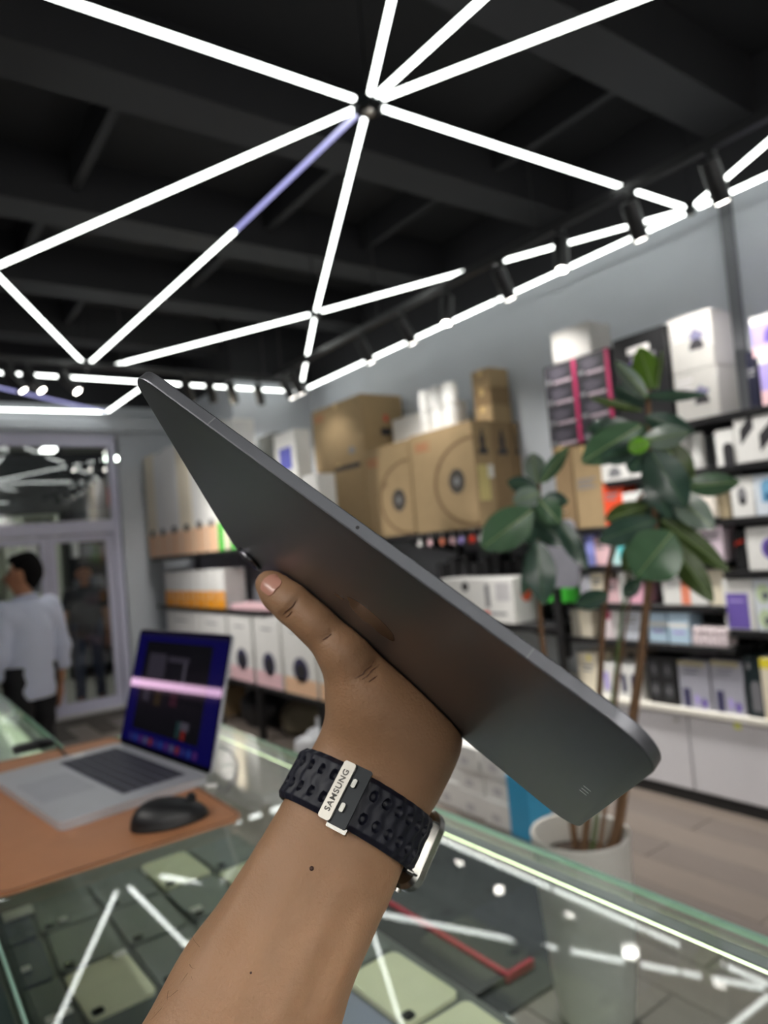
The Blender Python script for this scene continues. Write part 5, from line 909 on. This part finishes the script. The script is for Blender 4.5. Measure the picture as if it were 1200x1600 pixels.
def rr(ins, z, r=0.0185): return [(x + ins, y + ins, z) for x, y in rrect(TLn - 2 * ins, TW - 2 * ins, r - ins, 14)]
add('tablet_body', loft([rr(0.0007, 0), rr(0.00025, 0.0001), rr(0, 0.0006), rr(0, TT - 0.0005), rr(0.0003, TT - 0.0001), rr(0.0007, TT)]), ALUT, tabt, ang=25)
add('screen_glass', loft([rr(0.0012, TT), rr(0.0012, TT + 0.0002)]), mat('screen_off', (6, 6, 8), 0.05), tabt)
def pr(poly, a, b, z, h, flipz=-1, o_parent=None): return MB().prism(poly, tl(a, b, z), EA, EB, EZ * flipz, h)
lens = add('camera_bump', pr(oval(0.0185, 0.0185, 30), 0.0165, TW - 0.0165, 0.0, 0.0016), mat('bump_grey', (60, 61, 64), 0.25, 0.9), tabt)
add('lens_ring', pr(oval(0.0165, 0.0165, 30), 0.0165, TW - 0.0165, -0.0016, 0.0007), mat('ring_chrome', (190, 190, 194), 0.12, 1.0), lens); add('lens_glass', pr(oval(0.0135, 0.0135, 30), 0.0165, TW - 0.0165, -0.0023, 0.0002), mat('lens_black', (8, 8, 10), 0.1), lens)
for i in (-1, 0, 1): add('contact_pin', pr(rrect(0.0034, 0.0012, 0.0005, 3), 0.2362, TW / 2 + 0.003 + i * 0.0052, 0.0, 0.00012), mat('pin_pale', (190, 190, 192), 0.35, 0.6), tabt)
def logo_poly():
    P = []
    for k in range(60):
        a = 2 * math.pi * k / 60; x = math.sin(a); y = math.cos(a); r = 1.0 + 0.06 * math.cos(2 * a); r *= 1 - 0.16 * math.exp(-((a if a < math.pi else a - 2 * math.pi) / 0.35) ** 2) - 0.07 * math.exp(-((a - math.pi) / 0.3) ** 2); q = np.array([x * r * 0.93, y * r])
        bc = np.array([1.13, 0.12]); d = q - bc
        if np.linalg.norm(d) < 0.42: q = bc + d / np.linalg.norm(d) * 0.42
        P.append(q)
    return P
LG = mat('logo_mirror', (62, 62, 66), 0.16, 1.0); lc = (TLn / 2, TW / 2)
def logo_place(P, s=0.0145): return [(-y * s, x * s) for x, y in P]
add('back_emblem', pr(logo_place(logo_poly()), lc[0], lc[1], 0.0, 0.00008), LG, tabt); lf = [(0.05 + 0.0, 1.12), (0.12, 1.42), (0.3, 1.62), (0.5, 1.7), (0.46, 1.45), (0.3, 1.22)]; add('emblem_leaf', pr(logo_place(lf), lc[0], lc[1], 0.0, 0.00008), LG, tabt)
add('microphone_hole', MB().prism(oval(0.0014, 0.0014, 14), tl(0.1285, 0, 0.0024), EA, EZ, -EB, 0.00008), BLACK, tabt)
for a, w_ in ((0.052, 0.0007), (0.2, 0.0006)): add('antenna_line', MB().prism([(-w_ / 2, -TT / 2 + 0.0004), (w_ / 2, -TT / 2 + 0.0004), (w_ / 2, TT / 2 - 0.0004), (-w_ / 2, TT / 2 - 0.0004)], tl(a, 0, TT / 2), EA, EZ, -EB, 0.00004), mat('antenna_grey', (120, 121, 124), 0.45, 0.5), tabt)

# ------------------------------------------------------------------ hand and forearm (camera frame: x right, y down, z away)
def cp(u, v, d): return np.array([(u - CX) / F, (v - CY) / F, 1.0]) * d
def lo_(a, b, z): return TR @ np.array([a, b, z]) + Tt
px = lambda p, d: p * d / F
A_ = [cp(250, 1840, 0.287), cp(406, 1551, 0.325), cp(485, 1406, 0.345), cp(534, 1307, 0.359), cp(572, 1228, 0.372), cp(597, 1180, 0.378)]
AR = [0.042, 0.0358, 0.0308, 0.0290, 0.0282, 0.0276]
axis = A_[4] - A_[2]; axis /= np.linalg.norm(axis); nv = np.array([0, 0, 1.0]) - axis * axis[2]; nv /= np.linalg.norm(nv)
arm = [(A_[i], A_[i + 1], AR[i], AR[i + 1], nv, 1.28) for i in range(5)]
thumb = [(cp(420, 912, 0.393), cp(438, 927, 0.386), 0.0074, 0.0085), (cp(438, 927, 0.386), cp(463, 946, 0.376), 0.0085, 0.0096), (cp(463, 946, 0.376), cp(496, 977, 0.370), 0.0094, 0.0088), (cp(496, 977, 0.370), cp(541, 1024, 0.367), 0.0092, 0.0118), (cp(541, 1024, 0.367), cp(574, 1090, 0.370), 0.0122, 0.0165), (cp(574, 1090, 0.370), cp(592, 1160, 0.374), 0.0172, 0.018)]
palm = [(cp(566, 1052, 0.371), cp(664, 1150, 0.377), 0.0118, 0.0135), (cp(600, 1112, 0.374), cp(626, 1160, 0.379), 0.0225, 0.0215), (cp(664, 1152, 0.377), cp(634, 1210, 0.380), 0.0155, 0.0165), (cp(574, 1095, 0.374), cp(566, 1180, 0.376), 0.017, 0.018), (cp(626, 1130, 0.380), cp(606, 1200, 0.382), 0.024, 0.022)]
wrl = TR.T @ (A_[5] - Tt)
fingers = []; metas = []
for a0, a1, ln, r in ((0.103, 0.093, 0.94, 0.0085), (0.122, 0.116, 1.0, 0.0088), (0.141, 0.139, 0.95, 0.0083), (0.158, 0.161, 0.8, 0.0073)):
    K0 = lo_(a0 * 0.45 + 0.152 * 0.55, 0.190, -0.034); K1 = lo_(a0, 0.2015, -0.004); K2 = lo_(a0, 0.198, 0.026); p1 = lo_((a0 + a1) / 2, 0.198 - 0.037 * ln, 0.031); p2 = lo_(a1, 0.198 - 0.060 * ln, 0.024); p3 = lo_(a1, 0.198 - 0.079 * ln, 0.0052 + r)
    metas += [(K0, K1, 0.0115, 0.0105), (K1, K2, 0.0105, 0.0108)]; fingers.append([(K2, p1, 0.0104, r + 0.0008), (p1, p2, r + 0.0008, r), (p2, p3, r, r - 0.0008)])
creases = [[(554, 1060), (567, 1053), (587, 1031)], [(566, 1062), (580, 1050), (592, 1038)], [(577, 1066), (588, 1056)], [(441, 961), (452, 952), (464, 938)], [(446, 965), (458, 955)], [(505, 1000), (518, 990)]]
CR = [[np.array([(u - CX) / F, (v - CY) / F]) for u, v in c] for c in creases]
def hand(P):
    d = None
    def acc(prims, k):
        nonlocal d
        for p_ in prims:
            e = cap(P, *p_[:4], *(p_[4:6] if len(p_) > 4 else ())); d = e if d is None else smin(d, e, k)
    acc(arm, 0.02); acc(palm, 0.016); acc(thumb, 0.010); acc(metas, 0.012)
    fd = None
    for fg in fingers:
        e = None
        for p_ in fg: q = cap(P, *p_[:4]); e = q if e is None else smin(e, q, 0.005)
        fd = e if fd is None else np.minimum(fd, e)
    d = smin(d, fd, 0.006)
    xy = P[:, :2] / P[:, 2:3]; g = np.zeros(len(P), np.float32); near = (np.abs(d) < 0.006) & (P[:, 2] < 0.40); Q = xy[near]; gq = np.zeros(len(Q))
    for c in CR:
        for a, b in zip(c[:-1], c[1:]):
            ab = b - a; tt = np.clip(((Q - a) @ ab) / (ab @ ab), 0, 1); ds = np.linalg.norm(Q - a - tt[:, None] * ab, axis=1) * 0.37; gq = np.maximum(gq, np.exp(-(ds / 0.0013) ** 2))
    g[near] = gq * 0.0012
    ax_ = P - A_[3].astype(np.float32); s = ax_ @ axis; lat = ax_ @ np.cross(axis, nv); g += np.where((s < -0.02), 0.0009 * np.sin(lat * 330), 0) * np.exp(-((s + 0.05) / 0.04) ** 2)
    d = d + g
    pl = (P - Tt) @ TR; bz = np.maximum(np.maximum(np.abs(pl[:, 0] - TLn / 2) - TLn / 2, np.abs(pl[:, 1] - TW / 2) - TW / 2), np.abs(pl[:, 2] - TT / 2) - TT / 2)
    return np.maximum(d, 0.0004 - bz)
allp = np.array([p for q in arm + palm + thumb + metas + sum(fingers, []) for p in q[:2]]); HLO, HHI = allp.min(0) - 0.05, allp.max(0) + 0.03
hm = nets(hand, HLO, HHI, 0.0014, 2); HV = np.array(hm.v)
bvh = BVHTree.FromPolygons([Vector(v) for v in hm.v], hm.f)
hm.v = [tuple(camw(v)) for v in hm.v]
HSK = mat('hand_skin', (157, 120, 90), 0.5, var=0.16, scale=32, bump=0.35, bscale=700, sss=0.1, spec=0.4)
pt_ = thing('person', camw(A_[3]), 'left hand and bare forearm of the photographer gripping the tablet from below', 'person')
add('arm', hm, HSK, pt_, ang=180)
def hit(u, v):
    d = Vector(((u - CX) / F, (v - CY) / F, 1.0)).normalized(); h = bvh.ray_cast(Vector((0, 0, 0)), d); return np.array(h[0]), np.array(h[1])
CRM = mat('skin_crease', (104, 70, 50), 0.6)  # shade in the hand's creases, painted as thin darker tubes
for c in creases:
    pts = []
    for a, b in zip(c[:-1], c[1:]):
        for s_ in np.linspace(0, 1, 8): 
            u, v = np.array(a) + (np.array(b) - np.array(a)) * s_
            try: p, n_ = hit(u + 1.2 * math.sin(v * 0.4), v); pts.append(camw(p - n_ * 0.00016))
            except Exception: pass
    pts = [p for i, p in enumerate(pts) if i == 0 or np.linalg.norm(p - pts[i - 1]) > 1e-5]
    if len(pts) > 3: n_ = len(pts); add('skin_crease', MB().tube(pts, [0.00038 * math.sin(math.pi * (i + 0.6) / (n_ + 0.2)) ** 0.7 for i in range(n_)], 6), CRM, pt_)
# thumb nail on the side turned to the lens
pn, nn_ = hit(421, 911); q1_, _ = hit(434, 924); tx = q1_ - pn; tx -= nn_ * (tx @ nn_); tx /= np.linalg.norm(tx); ty = np.cross(nn_, tx); mb = MB(); V = []; F_ = []
NA, NB_ = 12, 9
for o_ in (0.0, 0.0006):
    for i in range(NA):
        for j in range(NB_):
            s = i / (NA - 1) * 2 - 1; w = j / (NB_ - 1) * 2 - 1; wy = 0.0056 * (1 - 0.12 * s) * math.sqrt(max(0.0, 1 - abs(s) ** 5 * 0.75)); guess = pn + tx * (s * 0.0068 + 0.0012) + ty * (w * wy) + nn_ * 0.012; h = bvh.ray_cast(Vector(guess), Vector(-nn_)); hp_ = np.array(h[0]) if h[0] is not None else guess - nn_ * 0.012
            V.append(camw(hp_ + nn_ * (o_ + 0.0001 - 0.00025 * abs(w))))
ix2 = lambda i, j: i * NB_ + j; o2 = NA * NB_
for i in range(NA - 1):
    for j in range(NB_ - 1): q = [ix2(i, j), ix2(i + 1, j), ix2(i + 1, j + 1), ix2(i, j + 1)]; F_ += [q, [o2 + k for k in q[::-1]]]
for i in range(NA - 1):
    for j in (0, NB_ - 1): F_.append([ix2(i, j), ix2(i + 1, j), o2 + ix2(i + 1, j), o2 + ix2(i, j)])
for j in range(NB_ - 1):
    for i in (0, NA - 1): F_.append([ix2(i, j), ix2(i, j + 1), o2 + ix2(i, j + 1), o2 + ix2(i, j)])
add('thumb_nail', mb.add(V, F_), mat('nail_pink', (196, 140, 122), 0.3, var=0.05, spec=0.6), pt_, ang=60)
for u, v, r in ((487, 1357, 0.0011), (392, 1520, 0.0005)):
    p, n_ = hit(u, v); bm = bmesh.new(); bmesh.ops.create_icosphere(bm, subdivisions=2, radius=r)
    for w in bm.verts: w.co = Vector(camw(np.array(w.co) + p))
    add('mole', MB().bm(bm), mat('mole_brown', (60, 36, 28), 0.6), pt_)
hr_ = MB()
for k in range(46):
    u, v = 232 + 66 * rng.random() + 0, 1590 - 110 * rng.random(); u = 226 + (1600 - v) * 0.72 + rng.normal() * 5
    try: p, n_ = hit(u + 8, v)
    except Exception: continue
    dr = -axis * 0.4 + n_ * 0.5 + np.cross(axis, nv) * -0.6 + rng.normal(size=3) * 0.25; dr /= np.linalg.norm(dr); hr_.tube([camw(p), camw(p + dr * 0.004), camw(p + dr * 0.0075 + axis * 0.001)], [0.00006, 0.00005, 0.00002], 4)
if hr_.v: o = add('arm_hair', hr_, HAIR, pt_); o['kind'] = 'stuff'

# ------------------------------------------------------------------ wristwatch
WC_ = cp(556, 1264, 0.3655); wa = axis; we1 = -nv; we2 = np.cross(wa, we1)
if we2[0] < 0: we2 = -we2
wt = thing('wristwatch', camw(WC_), 'wristwatch with dark navy perforated strap and steel clasp worn on the forearm', 'watch')
NP, NS = 240, 45; SWD = 0.0265
def rad(phi, s):
    dr = we1 * math.cos(phi) + we2 * math.sin(phi); h = bvh.ray_cast(Vector(WC_ + wa * s + dr * 0.09), Vector(-dr)); return np.linalg.norm(np.array(h[0]) - WC_ - wa * s) if h[0] is not None else 0.03
SS = np.linspace(-1, 1, 7) * SWD / 2; PH = np.linspace(0, 2 * math.pi, 72, endpoint=False); RG = np.array([[rad(p, s) for s in SS] for p in PH])
RM = RG.max(1)
for _ in range(3): RM = np.maximum(RM, (np.roll(RM, 1) + np.roll(RM, -1)) / 2)
slope = [(RG[:, -1] - RG[:, 0]).mean() / SWD][0]
def rbase(phi, s): x = (phi % (2 * math.pi)) / (2 * math.pi) * 72; i = int(x) % 72; f_ = x - int(x); return RM[i] * (1 - f_) + RM[(i + 1) % 72] * f_ + 0.0012 + 0.3 * slope * s
arc = np.cumsum([0] + [math.hypot(rbase(2 * math.pi * (k + 1) / NP, 0) - rbase(2 * math.pi * k / NP, 0), rbase(2 * math.pi * k / NP, 0) * 2 * math.pi / NP) for k in range(NP)])
TH0 = 0.0032; PITCH = arc[-1] / round(arc[-1] / 0.0066)
def wpos(phi, s, off): return camw(WC_ + wa * s + (we1 * math.cos(phi) + we2 * math.sin(phi)) * (rbase(phi, s) + off))
V = []; F_ = []
NPF = 560
for layer in (0, 1):
    for i in range(NPF):
        phi = 2 * math.pi * i / NPF; L_ = np.interp(i * NP / NPF, range(NP + 1), arc)
        for j in range(NS):
            sn = j / (NS - 1) * 2 - 1; s = sn * SWD / 2
            if layer == 0: off = 0.0
            else:
                off = TH0 * (1 - 0.55 * max(0, abs(sn) - 0.82) / 0.18) + 0.00032 * math.cos(2 * math.pi * L_ / PITCH + 0.7 * math.cos(sn * 7.5))
                for rw in (-0.42, 0.42): c = ((L_ / PITCH + 0.5) % 1) - 0.5; dd = math.hypot(c * PITCH / 0.0018, (sn - rw) * SWD / 2 / 0.0026); off -= 0.0026 * max(0, 1 - dd ** 5) if dd < 1 else 0
            V.append(wpos(phi, s, off))
ixs = lambda l, i, j: l * NPF * NS + (i % NPF) * NS + j
for i in range(NPF):
    for j in range(NS - 1):
        F_ += [[ixs(1, i, j), ixs(1, i + 1, j), ixs(1, i + 1, j + 1), ixs(1, i, j + 1)], [ixs(0, i, j + 1), ixs(0, i + 1, j + 1), ixs(0, i + 1, j), ixs(0, i, j)]]
    for j in (0, NS - 1): F_.append([ixs(0, i, j), ixs(0, i + 1, j), ixs(1, i + 1, j), ixs(1, i, j)])
add('strap', MB().add(V, F_), mat('strap_navy_rubber', (16, 18, 33), 0.5, var=0.06, spec=0.4), wt, ang=50)
def wframe(phi, off):
    R_ = lambda v: RW @ v; n = we1 * math.cos(phi) + we2 * math.sin(phi); tg = -we1 * math.sin(phi) + we2 * math.cos(phi); return camw(WC_ + n * (rbase(phi, 0) + off)), R_(tg), R_(wa), R_(n)
STEEL = mat('watch_steel', (186, 184, 178), 0.24, 1.0, var=0.03); BRUSH = mat('clasp_satin', (186, 182, 174), 0.42, 0.75, var=0.04, scale=120)
PC = math.radians(-30)
o_, tg, aw, nw = wframe(PC, TH0 - 0.0004)
def plate(w, l, r, h, off=0.0, dx=0.0, dy=0.0, o=None): P = rrect(w, l, r, 4); return MB().prism([(x - w / 2 + dx, y - l / 2 + dy) for x, y in P], o_ + nw * off, tg, aw, nw, h)
cl = add('clasp_plate', plate(0.0066, 0.0285, 0.0014, 0.0016), BRUSH, wt); 
add('clasp_frame', MB().box((0, 0, 0), (0, 0, 0)) if False else plate(0.0104, 0.0292, 0.001, 0.0010, -0.0008, 0.0068), DKMETAL, wt)
for dy in (-0.006, 0.006): add('clasp_hook', plate(0.0022, 0.0042, 0.0008, 0.0012, 0.0004, 0.0062, dy), STEEL, wt)
add('clasp_bar', plate(0.011, 0.0026, 0.0006, 0.0026, -0.0028, 0.0075, -0.0150), STEEL, wt)
tc_ = bpy.data.curves.new('engraved_text', 'FONT'); tc_.body = 'SAMSUNG'; tc_.size = 0.0042; tc_.align_x = 'CENTER'; tc_.align_y = 'CENTER'; tc_.extrude = 0.00008; tc_.space_character = 1.12; tc_.offset = 0.00008
to = bpy.data.objects.new('tmp_text', tc_); COL.objects.link(to); bpy.context.view_layer.update(); me = bpy.data.meshes.new_from_object(to.evaluated_get(bpy.context.evaluated_depsgraph_get())); bpy.data.objects.remove(to)
sgn = 1.0
tv = np.array([v.co[:] for v in me.vertices]); VV = [o_ + nw * (0.00172 + z) + aw * x + (-tg) * y for x, y, z in tv]; mb = MB(); mb.add(VV, [list(p.vertices) for p in me.polygons]); add('engraved_text', mb, mat('engraving', (70, 68, 64), 0.5), cl, smooth=False)
# watch case on the far side of the wrist, edge on to the lens
PCASE = math.radians(124); PLUG = math.radians(84)
o_, tg, aw, nw = wframe(PLUG, TH0 - 0.0005)
add('strap_lug', plate(0.0066, 0.0275, 0.0012, 0.0036, -0.001), STEEL, wt)
o_, tg, aw, nw = wframe(math.radians(75), TH0 - 0.0005)
add('lug_side', plate(0.0105, 0.0017, 0.0006, 0.0032, -0.0022, 0.0, -0.0137), STEEL, wt)
o_, tg, aw, nw = wframe(PCASE, TH0 + 0.0002)
cs_ = []
for ins, z in ((0.002, 0.0), (0.0, 0.0018), (0.0, 0.0062), (0.0012, 0.0080)): cs_.append([o_ + tg * (x - 0.0215 + ins) + aw * (y - 0.0215 + ins) + nw * z for x, y in rrect(0.043 - 2 * ins, 0.043 - 2 * ins, 0.0095 - ins, 8)])
n_ = len(cs_[0]); add('watch_case', MB().add([p for l in cs_ for p in l], [[i * n_ + k, i * n_ + (k + 1) % n_, (i + 1) * n_ + (k + 1) % n_, (i + 1) * n_ + k] for i in range(3) for k in range(n_)] + [list(range(n_)), [3 * n_ + k for k in range(n_)]]), STEEL, wt, ang=30)
dl = [o_ + nw * 0.0081 + tg * x + aw * y for x, y in oval(0.036, 0.036, 40)]; add('watch_glass', MB().add(dl + [p + nw * 0.0012 for p in dl], [list(range(40)), list(range(40, 80))] + [[k, (k + 1) % 40, 40 + (k + 1) % 40, 40 + k] for k in range(40)]), mat('watch_face', (8, 8, 10), 0.05), wt)
for dy in (-0.009, 0.009): add('crown_button', MB().tube([o_ + nw * 0.004 + aw * -0.0212 + tg * dy, o_ + nw * 0.004 + aw * -0.0232 + tg * dy], 0.0026, 14), STEEL, wt)
